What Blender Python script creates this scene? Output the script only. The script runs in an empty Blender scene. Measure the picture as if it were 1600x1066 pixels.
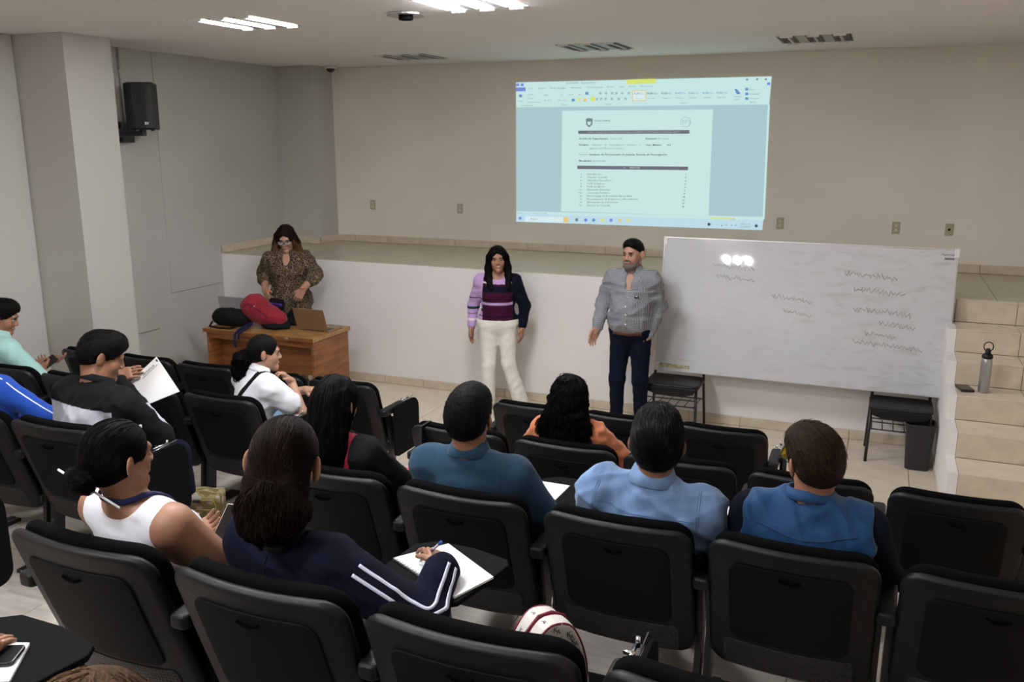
import bpy, bmesh, math, random
import numpy as np
from mathutils import Vector, Matrix
SC = bpy.context.scene
COL = SC.collection
PI = math.pi
# ------------------------------------------------------------------ camera, world, lights, exposure
CAM = np.array([5.8947, -7.7603, 2.5164]); YAW, PITCH, ROLL, FPX = 0.3964, 0.2258, 0.0008, 1371.4552
def cam_axes():
    cy, sy, cp, sp = math.cos(YAW), math.sin(YAW), math.cos(PITCH), math.sin(PITCH)
    f = np.array([-sy*cp, cy*cp, -sp]); r = np.array([cy, sy, 0.]); u = np.cross(r, f)
    c, s = math.cos(ROLL), math.sin(ROLL)
    return c*r+s*u, -s*r+c*u, f
AR, AU, AF = cam_axes()
cd = bpy.data.cameras.new('camera'); cam = bpy.data.objects.new('camera', cd); COL.objects.link(cam)
cd.sensor_fit = 'HORIZONTAL'; cd.sensor_width = 23.5; cd.lens = 23.5*FPX/1600
cd.clip_start = 0.05; cd.clip_end = 60
cam.matrix_world = Matrix(((AR[0], AU[0], -AF[0], CAM[0]), (AR[1], AU[1], -AF[1], CAM[1]), (AR[2], AU[2], -AF[2], CAM[2]), (0, 0, 0, 1)))
cd.dof.use_dof = True; cd.dof.focus_distance = 2.6; cd.dof.aperture_fstop = 6.3
SC.camera = cam
SC.view_settings.view_transform = 'Standard'; SC.view_settings.look = 'None'
SC.view_settings.gamma = 1; SC.view_settings.use_curve_mapping = False
SC.view_settings.exposure = 0.13
wd = bpy.data.worlds.new('world'); SC.world = wd; wd.use_nodes = True
wd.node_tree.nodes['Background'].inputs[0].default_value = (0.6, 0.65, 0.7, 1)
wd.node_tree.nodes['Background'].inputs[1].default_value = 0.15
TUBE = 235.0          # emission of one lit fluorescent tube
ON = [(1.42, -2.19), (3.38, -2.47), (5.30, -2.45), (1.42, -4.85), (3.38, -4.95), (5.30, -4.95), (1.42, -7.4), (3.38, -7.4), (5.30, -7.4), (3.38, -9.6)]
OFF = [(1.21, 0.68), (3.30, 0.42), (5.24, 0.50)]
HC = 3.355; DB = 1.559; HS = 1.28; XS = 6.50; TR = 0.3247; RS = 0.1752; YS0 = -0.063
XL = -0.87; XR = 8.0; YB = -10.8
def on(px, py, ax, val):
    q = AF+AR*(px-800)/FPX-AU*(py-533)/FPX
    return CAM+q*((val-CAM[ax])/q[ax])
# ------------------------------------------------------------------ helpers
def tag(o, label=None, cat=None, group=None, kind=None):
    if label: o['label'] = label
    if cat: o['category'] = cat
    if group: o['group'] = group
    if kind: o['kind'] = kind
    return o
def empty(name, loc, rz=0, label=None, cat=None, group=None):
    o = bpy.data.objects.new(name, None); COL.objects.link(o); o.location = loc; o.rotation_euler = (0, 0, rz)
    o.empty_display_size = 0.1
    return tag(o, label, cat, group)
def link(name, me, mat, parent=None, loc=None, rot=None, smooth=False):
    if mat is not None and not me.materials: me.materials.append(mat)
    if smooth: me.polygons.foreach_set('use_smooth', [True]*len(me.polygons))
    o = bpy.data.objects.new(name, me); COL.objects.link(o)
    if parent: o.parent = parent
    if loc is not None: o.location = loc
    if rot is not None: o.rotation_euler = rot
    return o
def copy_tree(o, parent=None):
    c = o.copy(); COL.objects.link(c); c.parent = parent
    for ch in list(o.children): copy_tree(ch, c)
    return c
def mesh(name, V, F):
    me = bpy.data.meshes.new(name); me.from_pydata([tuple(map(float, p)) for p in V], [], F); me.update(); return me
def bm_mesh(name, bm):
    bmesh.ops.recalc_face_normals(bm, faces=bm.faces)
    me = bpy.data.meshes.new(name); bm.to_mesh(me); bm.free(); return me
def box_bm(x0, x1, y0, y1, z0, z1, bm=None, bev=0, seg=1):
    own = bm is None
    b = bmesh.new()
    r = bmesh.ops.create_cube(b, size=1)
    for v in b.verts: v.co = Vector(((x0+x1)/2+v.co.x*(x1-x0), (y0+y1)/2+v.co.y*(y1-y0), (z0+z1)/2+v.co.z*(z1-z0)))
    if bev: bmesh.ops.bevel(b, geom=b.edges[:], offset=bev, segments=seg, affect='EDGES', profile=0.5)
    if own: return b
    tmp = bpy.data.meshes.new('t'); b.to_mesh(tmp); b.free(); bm.from_mesh(tmp); bpy.data.meshes.remove(tmp); return bm
def box(name, x0, x1, y0, y1, z0, z1, mat, parent=None, bev=0, seg=1, loc=None, rot=None):
    return link(name, bm_mesh(name, box_bm(x0, x1, y0, y1, z0, z1, bev=bev, seg=seg)), mat, parent, loc, rot)
def tube_geo(pts, r, n=8, caps=True):
    P = [np.array(p, float) for p in pts]; m = len(P); V = []; F = []
    rr = r if hasattr(r, '__len__') else [r]*m
    up = None
    for i in range(m):
        t = P[min(i+1, m-1)]-P[max(i-1, 0)]; t = t/(np.linalg.norm(t)+1e-9)
        if up is None:
            a = np.array([0, 0, 1.]) if abs(t[2]) < .9 else np.array([1., 0, 0])
            up = np.cross(t, a); up /= np.linalg.norm(up)
        else:
            up = up-t*(up@t); up /= (np.linalg.norm(up)+1e-9)
        w = np.cross(t, up)
        for k in range(n):
            a = 2*PI*k/n; V.append(P[i]+rr[i]*(up*math.cos(a)+w*math.sin(a)))
    for i in range(m-1):
        for k in range(n):
            F.append((i*n+k, i*n+(k+1) % n, (i+1)*n+(k+1) % n, (i+1)*n+k))
    if caps: F.append(tuple(range(n))[::-1]); F.append(tuple((m-1)*n+k for k in range(n)))
    return V, F
def tube(name, pts, r, mat, parent=None, n=8, smooth=True):
    V, F = tube_geo(pts, r, n); return link(name, mesh(name, V, F), mat, parent, smooth=smooth)
def tubes(name, lst, mat, parent=None, n=6, smooth=True):
    V = []; F = []
    for pts, r in lst:
        v, f = tube_geo(pts, r, n); o = len(V); V += v; F += [tuple(i+o for i in q) for q in f]
    return link(name, mesh(name, V, F), mat, parent, smooth=smooth)
def prism(name, poly, z0, z1, mat, parent=None, bev=0, axis='z', seg=2, smooth=False):
    b = bmesh.new(); vs = [b.verts.new((p[0], p[1], z0)) for p in poly]; f = b.faces.new(vs)
    e = bmesh.ops.extrude_face_region(b, geom=[f])['geom']
    for v in [g for g in e if isinstance(g, bmesh.types.BMVert)]: v.co.z = z1
    if bev:
        es = [q for q in b.edges if abs(q.verts[0].co.z-q.verts[1].co.z) < 1e-6]
        bmesh.ops.bevel(b, geom=es, offset=bev, segments=seg, affect='EDGES', profile=0.5)
    if axis == 'x':
        for v in b.verts: v.co = Vector((v.co.z, v.co.x, v.co.y))
    if axis == 'y':
        for v in b.verts: v.co = Vector((v.co.x, v.co.z, v.co.y))
    return link(name, bm_mesh(name, b), mat, parent, smooth=smooth)
def rrect(x0, x1, y0, y1, r, n=5):
    o = []
    rs = r if hasattr(r, '__len__') else [r]*4
    for cx, cy, a0, q in ((x1, y1, 0, rs[0]), (x0, y1, 90, rs[1]), (x0, y0, 180, rs[2]), (x1, y0, 270, rs[3])):
        sx = -1 if cx == x1 else 1; sy = -1 if cy == y1 else 1
        for k in range(n+1):
            a = math.radians(a0+90*k/n); o.append((cx+sx*q+q*math.cos(a), cy+sy*q+q*math.sin(a)))
    return o
# ------------------------------------------------------------------ materials
def nt(name):
    m = bpy.data.materials.new(name); m.use_nodes = True; t = m.node_tree
    return m, t, t.nodes['Principled BSDF']
def srgb(r, g, b):
    f = lambda c: (c/255/12.92 if c/255 <= .04045 else ((c/255+.055)/1.055)**2.4)
    return (f(r), f(g), f(b), 1)
def N(t, kind, **kw):
    n = t.nodes.new(kind)
    for k, v in kw.items():
        if k in n.inputs: n.inputs[k].default_value = v
        else: setattr(n, k, v)
    return n
def mat(name, col, rough=.6, metal=0, bump=0, bscale=60, var=0, vscale=3, sheen=0, stretch=None, coat=0, spec=None, col2=None):
    m, t, p = nt(name); p.inputs['Roughness'].default_value = rough; p.inputs['Metallic'].default_value = metal
    p.inputs['Base Color'].default_value = col
    if spec is not None: p.inputs['Specular IOR Level'].default_value = spec
    if sheen: p.inputs['Sheen Weight'].default_value = sheen
    if coat: p.inputs['Coat Weight'].default_value = coat
    tc = N(t, 'ShaderNodeTexCoord'); src = tc.outputs['Object']
    if stretch:
        mp = N(t, 'ShaderNodeMapping'); mp.inputs['Scale'].default_value = stretch; t.links.new(src, mp.inputs[0]); src = mp.outputs[0]
    if var or col2:
        nz = N(t, 'ShaderNodeTexNoise', Scale=vscale, Detail=5.0); t.links.new(src, nz.inputs['Vector'])
        cr = N(t, 'ShaderNodeValToRGB'); cr.color_ramp.elements[0].position = .35; cr.color_ramp.elements[1].position = .68
        c2 = col2 or tuple(min(1, c*(1+var)) for c in col[:3])+(1,)
        cr.color_ramp.elements[0].color = tuple(c*(1-var) for c in col[:3])+(1,) ; cr.color_ramp.elements[1].color = c2
        t.links.new(nz.outputs[0], cr.inputs[0]); t.links.new(cr.outputs[0], p.inputs['Base Color'])
    if bump:
        nb = N(t, 'ShaderNodeTexNoise', Scale=bscale, Detail=4.0); t.links.new(src, nb.inputs['Vector'])
        bp = N(t, 'ShaderNodeBump', Strength=bump, Distance=.01); t.links.new(nb.outputs[0], bp.inputs['Height']); t.links.new(bp.outputs[0], p.inputs['Normal'])
    return m
def emis(name, col, s=1):
    m, t, p = nt(name); p.inputs['Base Color'].default_value = (0, 0, 0, 1); p.inputs['Emission Color'].default_value = col
    p.inputs['Emission Strength'].default_value = s; p.inputs['Roughness'].default_value = 1; p.inputs['Specular IOR Level'].default_value = 0
    return m
M = {}
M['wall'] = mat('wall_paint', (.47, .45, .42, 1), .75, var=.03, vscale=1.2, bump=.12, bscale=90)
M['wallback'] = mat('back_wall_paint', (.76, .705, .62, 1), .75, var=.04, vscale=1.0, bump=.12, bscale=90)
M['stagewall'] = mat('stage_front_paint', (.80, .77, .76, 1), .7, var=.02, vscale=2, bump=.25, bscale=45)
M['ceil'] = mat('ceiling_paint', (.88, .84, .80, 1), .85, var=.02, vscale=.8)
M['tile'] = mat('cream_ceramic_tile', (.70, .61, .49, 1), .22, var=.06, vscale=7)
M['tile2'] = mat('beige_ceramic_tile', (.60, .51, .39, 1), .35, var=.08, vscale=9)
M['tile3'] = mat('stage_ceramic_tile', (.50, .455, .34, 1), .16, var=.05, vscale=6)
M['tilegrey'] = mat('tier_grey_tile', (.48, .43, .38, 1), .35, var=.15, vscale=5, stretch=(1, 6, 1))
M['grout'] = mat('grout', (.20, .165, .125, 1), .9)
M['blackp'] = mat('black_moulded_plastic', (.006, .006, .007, 1), .40, bump=.2, bscale=500, spec=.30)
M['blackp2'] = mat('black_textured_panel', (.0035, .0033, .0035, 1), .65, bump=.3, bscale=700, spec=.15)
M['fabric'] = mat('black_upholstery_fabric', (.003, .003, .0035, 1), .95, bump=.4, bscale=900, spec=.06)
M['tabletp'] = mat('matte_black_tablet', (.004, .004, .0045, 1), .75, bump=.2, bscale=400, spec=.08)
M['hairs'] = mat('glossy_black_strands', (.003, .0026, .0026, 1), .38, spec=.16)
M['hairbr'] = mat('brown_strands', (.040, .018, .009, 1), .45, spec=.12)
M['metalb'] = mat('black_painted_steel', (.012, .012, .013, 1), .35)
M['chrome'] = mat('chrome', (.75, .75, .77, 1), .18, metal=1)
M['white'] = mat('white_paper', (.82, .83, .86, 1), .6)
M['whitep'] = mat('white_plastic', (.75, .74, .72, 1), .4)
M['tube'] = emis('lit_fluorescent_tube', (.95, .96, 1, 1), TUBE)
M['tubedim'] = emis('lit_dimmed_fluorescent_tube', (1, .97, .93, 1), TUBE*.085)  # left column emission turned down to keep the left wall and column darker
M['tuberight'] = emis('lit_fluorescent_tube_right', (.97, .97, 1, 1), TUBE*.07)
M['tubeoff'] = mat('unlit_tube', (.62, .62, .6, 1), .3)
M['skin'] = mat('skin_brown', (.27, .125, .070, 1), .5, var=.08, vscale=14, bump=.08, bscale=250)
M['skin2'] = mat('skin_tan', (.34, .165, .098, 1), .5, var=.08, vscale=14, bump=.08, bscale=250)
M['skin3'] = mat('skin_light', (.42, .225, .145, 1), .5, var=.07, vscale=14, bump=.08, bscale=250)
def hair_mat(name, c, c2, st=(40, 40, 5), rough=.5, bump=.5):
    m = mat(name, c, rough, bump=bump, bscale=9, stretch=st, spec=.08)
    t = m.node_tree; p = t.nodes['Principled BSDF']; nz = N(t, 'ShaderNodeTexNoise', Scale=7.0, Detail=3.0)
    mp = [n for n in t.nodes if n.bl_idname == 'ShaderNodeMapping'][0]; t.links.new(mp.outputs[0], nz.inputs['Vector'])
    cr = N(t, 'ShaderNodeValToRGB'); cr.color_ramp.elements[0].position = .4; cr.color_ramp.elements[1].position = .75
    cr.color_ramp.elements[0].color = c; cr.color_ramp.elements[1].color = c2
    t.links.new(nz.outputs[0], cr.inputs[0]); t.links.new(cr.outputs[0], p.inputs['Base Color'])
    return m
M['hair'] = hair_mat('black_hair', (.0022, .002, .002, 1), (.010, .0075, .0065, 1))
M['hairb'] = hair_mat('dark_brown_hair', (.006, .003, .0028, 1), (.030, .013, .010, 1))
M['hairm'] = hair_mat('thinning_brown_hair', (.006, .004, .0035, 1), (.05, .024, .013, 1))
M['hairl'] = hair_mat('light_brown_hair', (.05, .026, .012, 1), (.16, .085, .04, 1))
M['wood'] = mat('varnished_wood', (.24, .088, .026, 1), .4, var=.3, vscale=4, stretch=(1, 1, 9))
M['woodtop'] = mat('worn_wooden_desktop', (.34, .18, .062, 1), .35, var=.3, vscale=5, stretch=(2, 9, 2))
# ------------------------------------------------------------------ room
def slab(name, x0, x1, y0, y1, z0, z1, m, parent=None, bev=0):
    o = box(name, x0, x1, y0, y1, z0, z1, m, parent, bev); 
    if parent is None: o['kind'] = 'structure'
    return o
def tile_mesh(w, d, h, m):
    b = box_bm(-w/2, w/2, -d/2, d/2, -h, 0)
    bmesh.ops.bevel(b, geom=[e for e in b.edges if min(v.co.z for v in e.verts) > -1e-6], offset=.0018, segments=1, affect='EDGES')
    me = bm_mesh('tile', b); me.materials.append(m); return me
TP = 0.4603; TX0 = 1.194; GAP = .004
def lay(parent, xs, ys, z, m, h=.008, name='tile', rot=None):
    """tiles between consecutive joint lines xs, ys at height z (top)"""
    cache = {}
    for i in range(len(xs)-1):
        for j in range(len(ys)-1):
            w = round(xs[i+1]-xs[i]-GAP, 4); d = round(ys[j+1]-ys[j]-GAP, 4)
            if w < .02 or d < .02: continue
            if (w, d) not in cache: cache[(w, d)] = tile_mesh(w, d, h, m)
            link(name, cache[(w, d)], None, parent, ((xs[i]+xs[i+1])/2, (ys[j]+ys[j+1])/2, z))
def lay_v(parent, xs, zs, y, m, h=.008, name='tile', facing='-y'):
    cache = {}
    for i in range(len(xs)-1):
        for j in range(len(zs)-1):
            w = round(xs[i+1]-xs[i]-GAP, 4); d = round(zs[j+1]-zs[j]-GAP, 4)
            if w < .015 or d < .015: continue
            if (w, d) not in cache: cache[(w, d)] = tile_mesh(w, d, h, m)
            a = (xs[i]+xs[i+1])/2; b = (zs[j]+zs[j+1])/2
            if facing == '-y': link(name, cache[(w, d)], None, parent, (a, y, b), (PI/2, 0, 0))
            else: link(name, cache[(w, d)], None, parent, (y, a, b), (PI/2, 0, PI/2))
def joints(a, b, o, p=TP):
    k0 = math.ceil((a-o)/p+1e-6); r = [a]; x = o+k0*p
    while x < b-1e-6: r.append(x); x += p
    return r+[b]
TH = .008
# floor slab with tiles (front area)
fl = slab('floor', XL-.2, XR+.2, YB, DB+.2, -.15, -TH, M['grout'])
lay(fl, joints(XL, XS-.06, TX0), joints(-3.05, 0, 0), 0, M['tile'])
lay(fl, joints(XS+.0, XR, XS), joints(-3.05, YS0-6*TR, 0), 0, M['tile'])
# tiers
tiers = [(.17, -4.22, -3.05), (.36, -5.35, -4.22), (.56, -6.5, -5.35), (.76, YB, -6.5)]
for k, (z, y0, y1) in enumerate(tiers):
    o = slab('floor_tier', XL-.1, XR+.1, y0, y1, -.05, z-TH, M['tile2'])
    if k == 3: lay(o, joints(2.2, XS, .9, .6), joints(-8.1, y1, y1, .6), z, M['tilegrey'])
    else: lay(o, joints(XL, XS if k < 3 else XR, .9, .6), joints(y0, y1, y1, .6), z, M['tilegrey'])
# stage
st = slab('stage', XL-.1, XR+.1, 0, DB+.1, 0, HS-TH, M['stagewall'])
lay(st, joints(XL, XR, .35), joints(0, DB, DB), HS, M['tile3'])
bb = slab('baseboard_stage_front', XL, XS-.06, -.006, 0, 0, .083, M['grout'])
lay_v(bb, joints(XL, XS-.06, TX0), [0, .085], -.012, M['tile2'])
bb = slab('baseboard_back', -.36, XR, DB-.006, DB, HS, HS+.083, M['grout'])
lay_v(bb, joints(-.36, XR, .35), [HS, HS+.087], DB-.012, M['tile2'])
bb = slab('baseboard_left', XL, XL+.006, 0, 1.16, HS, HS+.083, M['grout'])
lay_v(bb, joints(0, 1.16, .2), [HS, HS+.087], XL+.012, M['tile2'], facing='x')
# walls
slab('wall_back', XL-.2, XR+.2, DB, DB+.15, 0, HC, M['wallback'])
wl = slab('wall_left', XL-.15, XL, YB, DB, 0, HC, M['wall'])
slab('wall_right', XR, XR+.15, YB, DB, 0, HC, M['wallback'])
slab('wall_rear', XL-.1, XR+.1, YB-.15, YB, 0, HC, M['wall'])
slab('trim_1', XL-.02, -.30, -2.32, -1.835, 0, HC, M['wall'])      # column against the left wall
slab('trim_2', XL-.02, -.36, 1.16, DB+.01, HS-.02, HC, M['wall'])    # corner column on the stage
bb = slab('baseboard_corner', XL, -.355, 1.154, 1.16, HS, HS+.083, M['grout'])
lay_v(bb, joints(XL, -.355, -.6), [HS, HS+.087], 1.148, M['tile2'])
bb = slab('baseboard_corner_side', -.36, -.354, 1.16, DB, HS, HS+.083, M['grout'])
lay_v(bb, [1.16, DB-.012], [HS, HS+.087], -.348, M['tile2'], facing='x')
# slightly proud plaster panels on the left wall
box('plaster_panel', XL-.01, XL+.022, -1.835, -1.02, .62, HC-.001, M['wall'], wl, bev=.004)
box('plaster_panel', XL-.01, XL+.012, -.80, -.02, .95, HC-.001, M['wall'], wl, bev=.004)
box('plaster_panel', XL-.01, XL+.018, -4.6, -2.34, .62, HC-.001, M['wall'], wl, bev=.004)
# ceiling with openings for the recessed fixtures
FX = [(x, y, True) for x, y in ON]+[(x, y, False) for x, y in OFF]
HW = .30
xs = sorted(set([XL-.2, XR+.2]+[x+s*HW for x, y, o in FX for s in (-1, 1)]))
ys = sorted(set([YB-.1, DB+.1]+[y+s*HW for x, y, o in FX for s in (-1, 1)]))
V = []; F = []
for i in range(len(xs)-1):
    for j in range(len(ys)-1):
        cx, cy = (xs[i]+xs[i+1])/2, (ys[j]+ys[j+1])/2
        if any(abs(cx-x) < HW and abs(cy-y) < HW for x, y, o in FX): continue
        k = len(V); V += [(xs[i], ys[j], HC), (xs[i], ys[j+1], HC), (xs[i+1], ys[j+1], HC), (xs[i+1], ys[j], HC)]; F.append((k, k+1, k+2, k+3))
        V += [(a, b, HC+.12) for a, b, _ in V[k:k+4]]; F.append((k+7, k+6, k+5, k+4))
ce = link('ceiling', mesh('ceiling', V, F), M['ceil']); ce['kind'] = 'structure'
M['louvre'] = mat('aluminium_louvre', (.55, .55, .55, 1), .25, metal=1)
M['troffer'] = mat('fixture_white_enamel', (.40, .40, .36, 1), .5)
M['trofferlit'] = mat('fixture_darkened_enamel', (.05, .05, .045, 1), .5)  # darkened colour for lit housings and reflectors, holds down glare between the tubes
M['dark'] = mat('dark_gap', (.002, .002, .002, 1), .9, spec=.02)
def make_fixture(lit):
    b = bmesh.new(); h = .10; w = HW-.002
    box_bm(-w, w, -w, w, h-.004, h, b); box_bm(-w, -w+.006, -w, w, .001, h, b); box_bm(w-.006, w, -w, w, .001, h, b)
    box_bm(-w, w, -w, -w+.006, .001, h, b); box_bm(-w, w, w-.006, w, .001, h, b)
    r = empty('ceiling_light', (0, 0, HC)); link('housing', bm_mesh('housing', b), M['trofferlit'] if lit else M['troffer'], r)
    for k in (-1, 0, 1):
        x = k*.21
        prism('reflector', rrect(x-.075, x+.075, -.28, .28, .01, 1), .055, .062, M['louvre'] if not lit else M['trofferlit'], r)
        t = tube('tube', [(x, -.285, .012), (x, .285, .012)], .022 if lit else .014, M['tube'] if lit else M['tubeoff'], r, n=12)
        for s in (-1, 1): box('lamp_holder', x-.05, x+.05, s*.292-.01, s*.292+.01, -.014, .05, M['whitep'], r, bev=.003)
        if not lit:
            lb = bmesh.new()
            for q in range(12): box_bm(x-.065, x+.065, -.27+q*.049-.001, -.27+q*.049+.001, .0, .03, lb)
            box_bm(x-.067, x-.065, -.28, .28, 0, .04, lb); box_bm(x+.065, x+.067, -.28, .28, 0, .04, lb)
            link('louvre', bm_mesh('louvre', lb), M['louvre'], r)
    for k in (-1, 1):
        box('cover_strip', k*.105-.038, k*.105+.038, -.285, .285, .0, .012, M['troffer'], r, bev=.003)
    return r
fp = make_fixture(True); fo = make_fixture(False); fd = copy_tree(fp)
for c_ in fd.children:
    if c_.name.startswith('tube'): c_.data = c_.data.copy(); c_.data.materials[0] = M['tubedim']
fr_ = copy_tree(fp)
for c_ in fr_.children:
    if c_.name.startswith('tube'): c_.data = c_.data.copy(); c_.data.materials[0] = M['tuberight']
LB = {0: 'lit ceiling light with three tubes, the left one of the two in view', 1: 'lit ceiling light with three tubes cut by the top edge of the photo'}
POS = lambda x, y: 'lit ceiling light outside the frame, over %s of the %s' % ('the left side' if x < 2 else 'the middle' if x < 4 else 'the right side' if x < 6 else 'the far right', 'front floor' if y > -3 else 'audience centre' if y > -6 else 'back rows' if y > -8 else 'space behind the seats')
for i, (x, y) in enumerate(ON):
    src_ = fd if x < 2 else fp if x < 4 else fr_
    r = src_ if i in (0, 1, 2) else copy_tree(src_); r.location = (x, y, HC)
    tag(r, LB.get(i) or POS(x, y), 'ceiling light', 'lit ceiling lights')
for i, (x, y) in enumerate(OFF):
    r = fo if i == 0 else copy_tree(fo); r.location = (x, y, HC)
    tag(r, ['unlit ceiling light near the security camera, leftmost of the unlit three', 'unlit ceiling light above the left half of the projected picture', 'unlit ceiling light at the right, beyond the projected picture'][i], 'ceiling light', 'unlit ceiling lights')
r = empty('smoke_detector', (2.78, -2.2, HC), 0, 'round dark-edged ceiling device beside the lit light at the top edge', 'detector')
prism('base', [(.13*math.cos(a*PI/10), .13*math.sin(a*PI/10)) for a in range(20)], -.02, -.001, M['louvre'], r, bev=.006)
prism('sensor', [(.05*math.cos(a*PI/8), .05*math.sin(a*PI/8)) for a in range(16)], -.045, -.0205, M['dark'], r, bev=.006)
r = empty('security_camera', (-.22, 1.33, HC), 0, 'small dome security camera on the ceiling in the far left corner', 'camera')
prism('base', [(.075*math.cos(a*PI/10), .075*math.sin(a*PI/10)) for a in range(20)], -.03, -.001, M['whitep'], r, bev=.008)
b = bmesh.new(); bmesh.ops.create_uvsphere(b, u_segments=16, v_segments=8, radius=.05)
for v in b.verts: v.co.z = -.03+min(0, v.co.z)*.9
link('dome', bm_mesh('dome', b), mat('smoked_dome', (.01, .01, .01, 1), .1), r, smooth=True)
# stairs at the right: seven risers
sb = bmesh.new(); prof = [(DB*0+0.02, 0)]
prof = [(.03, 0)]+[(YS0-6*TR, 0)]
for k in range(6, -1, -1): prof += [(YS0-k*TR, HS-(k+1)*RS+(.0 if k < 6 else 0)), (YS0-k*TR, HS-k*RS)]
prof = [(.03, 0), (YS0-6*TR, 0)]
for k in range(6, -1, -1):
    prof.append((YS0-k*TR, HS-k*RS-TH)); 
    if k: prof.append((YS0-(k-1)*TR, HS-k*RS-TH))
prof.append((.03, HS-TH))
sc_ = prism('staircase', prof, XS-.001, XR+.02, M['grout'], axis='x'); sc_['kind'] = 'structure'
side = [(p[0], p[1]+(.006 if p[1] > .01 else 0)) for p in prof]
sw = prism('wall_stair_side', side, XS-.06, XS-.001, M['stagewall'], axis='x'); sw['kind'] = 'structure'
box('skirting', XS-.068, XS-.0605, YS0-6*TR, -.02, 0, .05, M['tile2'], sw)
XT = joints(XS, XR, XS+.43, .45)
for k in range(7):
    y = YS0-k*TR; z = HS-k*RS
    lay_v(sc_, XT, [z-RS, z-TH], y-TH, M['tile2'], name='tile')
    if k: lay(sc_, XT, [y-TH, y+TR-TH], z, M['tile'], name='tile')
lay(sc_, XT, [YS0-TH, 0], HS, M['tile'])
# ------------------------------------------------------------------ wall plates
for i, (x, z) in enumerate([(.154, 1.739), (1.334, 1.728), (4.947, 1.688), (6.03, 1.684), (6.495, 1.684)]):
    r = empty('wall_socket', (x, DB, z), 0, ['beige socket plate on the back wall nearest the left corner', 'beige socket plate on the back wall left of the projected picture', 'beige socket plate just right of the bottom corner of the projected picture', 'beige socket plate on the back wall above the whiteboard', 'beige plate with a dark round hole above the right end of the whiteboard'][i], 'socket', 'wall plates on the back wall')
    box('plate', -.036, .036, -.008, -.001, -.058, .058, mat('beige_plate', (.42, .37, .27, 1), .5), r, bev=.003)
    if i == 4: prism('hole', [(.012*math.cos(a*PI/6), .012*math.sin(a*PI/6)) for a in range(12)], -.0095, -.0082, M['dark'], r, axis='y')
    else:
        for s in (-1, 1): box('outlet', -.013, .013, -.0098, -.0082, s*.022-.013, s*.022+.013, M['tile2'], r, bev=.002)
# ------------------------------------------------------------------ projected picture on the wall: glowing panels in place of projector light
def crop_px(cx, cy): return 800+cx/3.8095, 110+cy/3.8077
def wallpt(cx, cy, k=0):
    p = on(*crop_px(cx, cy), 1, DB); return (p[0], DB-.004-.0012*k, p[2])
def quad(name, pts, m, k, parent):
    A = [wallpt(x, y, k) for x, y in pts]; B = [(a[0], a[1]+.0011, a[2]) for a in A]; n = len(A)
    F = [tuple(range(n))[::-1], tuple(range(n, 2*n))]+[(i, (i+1) % n, n+(i+1) % n, n+i) for i in range(n)]
    me = mesh(name, A+B, F); b = bmesh.new(); b.from_mesh(me); bmesh.ops.recalc_face_normals(b, faces=b.faces); b.to_mesh(me); b.free()
    return link(name, me, m, parent)
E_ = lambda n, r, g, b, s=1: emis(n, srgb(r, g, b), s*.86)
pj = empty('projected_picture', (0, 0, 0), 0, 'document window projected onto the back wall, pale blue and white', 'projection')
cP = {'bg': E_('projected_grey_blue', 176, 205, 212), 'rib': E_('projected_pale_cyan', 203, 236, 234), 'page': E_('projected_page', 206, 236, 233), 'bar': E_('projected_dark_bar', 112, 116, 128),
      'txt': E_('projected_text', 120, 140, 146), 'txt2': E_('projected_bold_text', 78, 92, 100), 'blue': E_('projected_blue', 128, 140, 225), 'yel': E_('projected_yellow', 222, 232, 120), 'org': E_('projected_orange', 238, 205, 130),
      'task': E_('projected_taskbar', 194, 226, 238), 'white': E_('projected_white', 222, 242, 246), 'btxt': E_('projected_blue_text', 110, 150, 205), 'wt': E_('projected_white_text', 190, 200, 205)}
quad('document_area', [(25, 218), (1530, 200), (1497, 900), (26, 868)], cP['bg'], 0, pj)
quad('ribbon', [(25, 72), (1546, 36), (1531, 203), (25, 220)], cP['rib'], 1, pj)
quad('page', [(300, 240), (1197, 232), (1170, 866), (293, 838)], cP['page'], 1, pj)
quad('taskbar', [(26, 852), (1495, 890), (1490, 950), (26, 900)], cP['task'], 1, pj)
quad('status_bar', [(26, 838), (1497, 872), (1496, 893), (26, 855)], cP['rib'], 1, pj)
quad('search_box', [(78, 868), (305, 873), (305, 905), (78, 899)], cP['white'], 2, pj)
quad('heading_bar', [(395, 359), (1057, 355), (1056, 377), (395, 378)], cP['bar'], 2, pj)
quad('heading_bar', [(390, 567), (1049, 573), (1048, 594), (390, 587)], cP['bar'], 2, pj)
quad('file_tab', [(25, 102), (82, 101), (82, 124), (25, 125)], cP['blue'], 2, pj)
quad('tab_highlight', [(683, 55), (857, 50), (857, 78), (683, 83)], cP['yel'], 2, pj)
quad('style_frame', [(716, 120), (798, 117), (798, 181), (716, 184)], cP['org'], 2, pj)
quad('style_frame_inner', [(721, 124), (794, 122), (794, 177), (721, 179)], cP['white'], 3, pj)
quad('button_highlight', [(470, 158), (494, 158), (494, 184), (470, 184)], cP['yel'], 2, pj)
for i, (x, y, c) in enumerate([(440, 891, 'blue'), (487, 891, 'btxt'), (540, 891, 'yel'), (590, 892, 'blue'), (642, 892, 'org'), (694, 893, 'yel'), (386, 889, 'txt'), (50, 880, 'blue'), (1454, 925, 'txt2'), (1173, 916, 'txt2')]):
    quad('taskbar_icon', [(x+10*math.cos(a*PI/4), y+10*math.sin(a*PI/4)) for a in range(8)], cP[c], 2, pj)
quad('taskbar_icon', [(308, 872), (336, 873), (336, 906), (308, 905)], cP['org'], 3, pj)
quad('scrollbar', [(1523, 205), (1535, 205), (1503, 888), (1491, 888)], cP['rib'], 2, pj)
quad('zoom_slider', [(1178, 874), (1330, 878), (1330, 886), (1178, 882)], cP['yel'], 2, pj)
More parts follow.
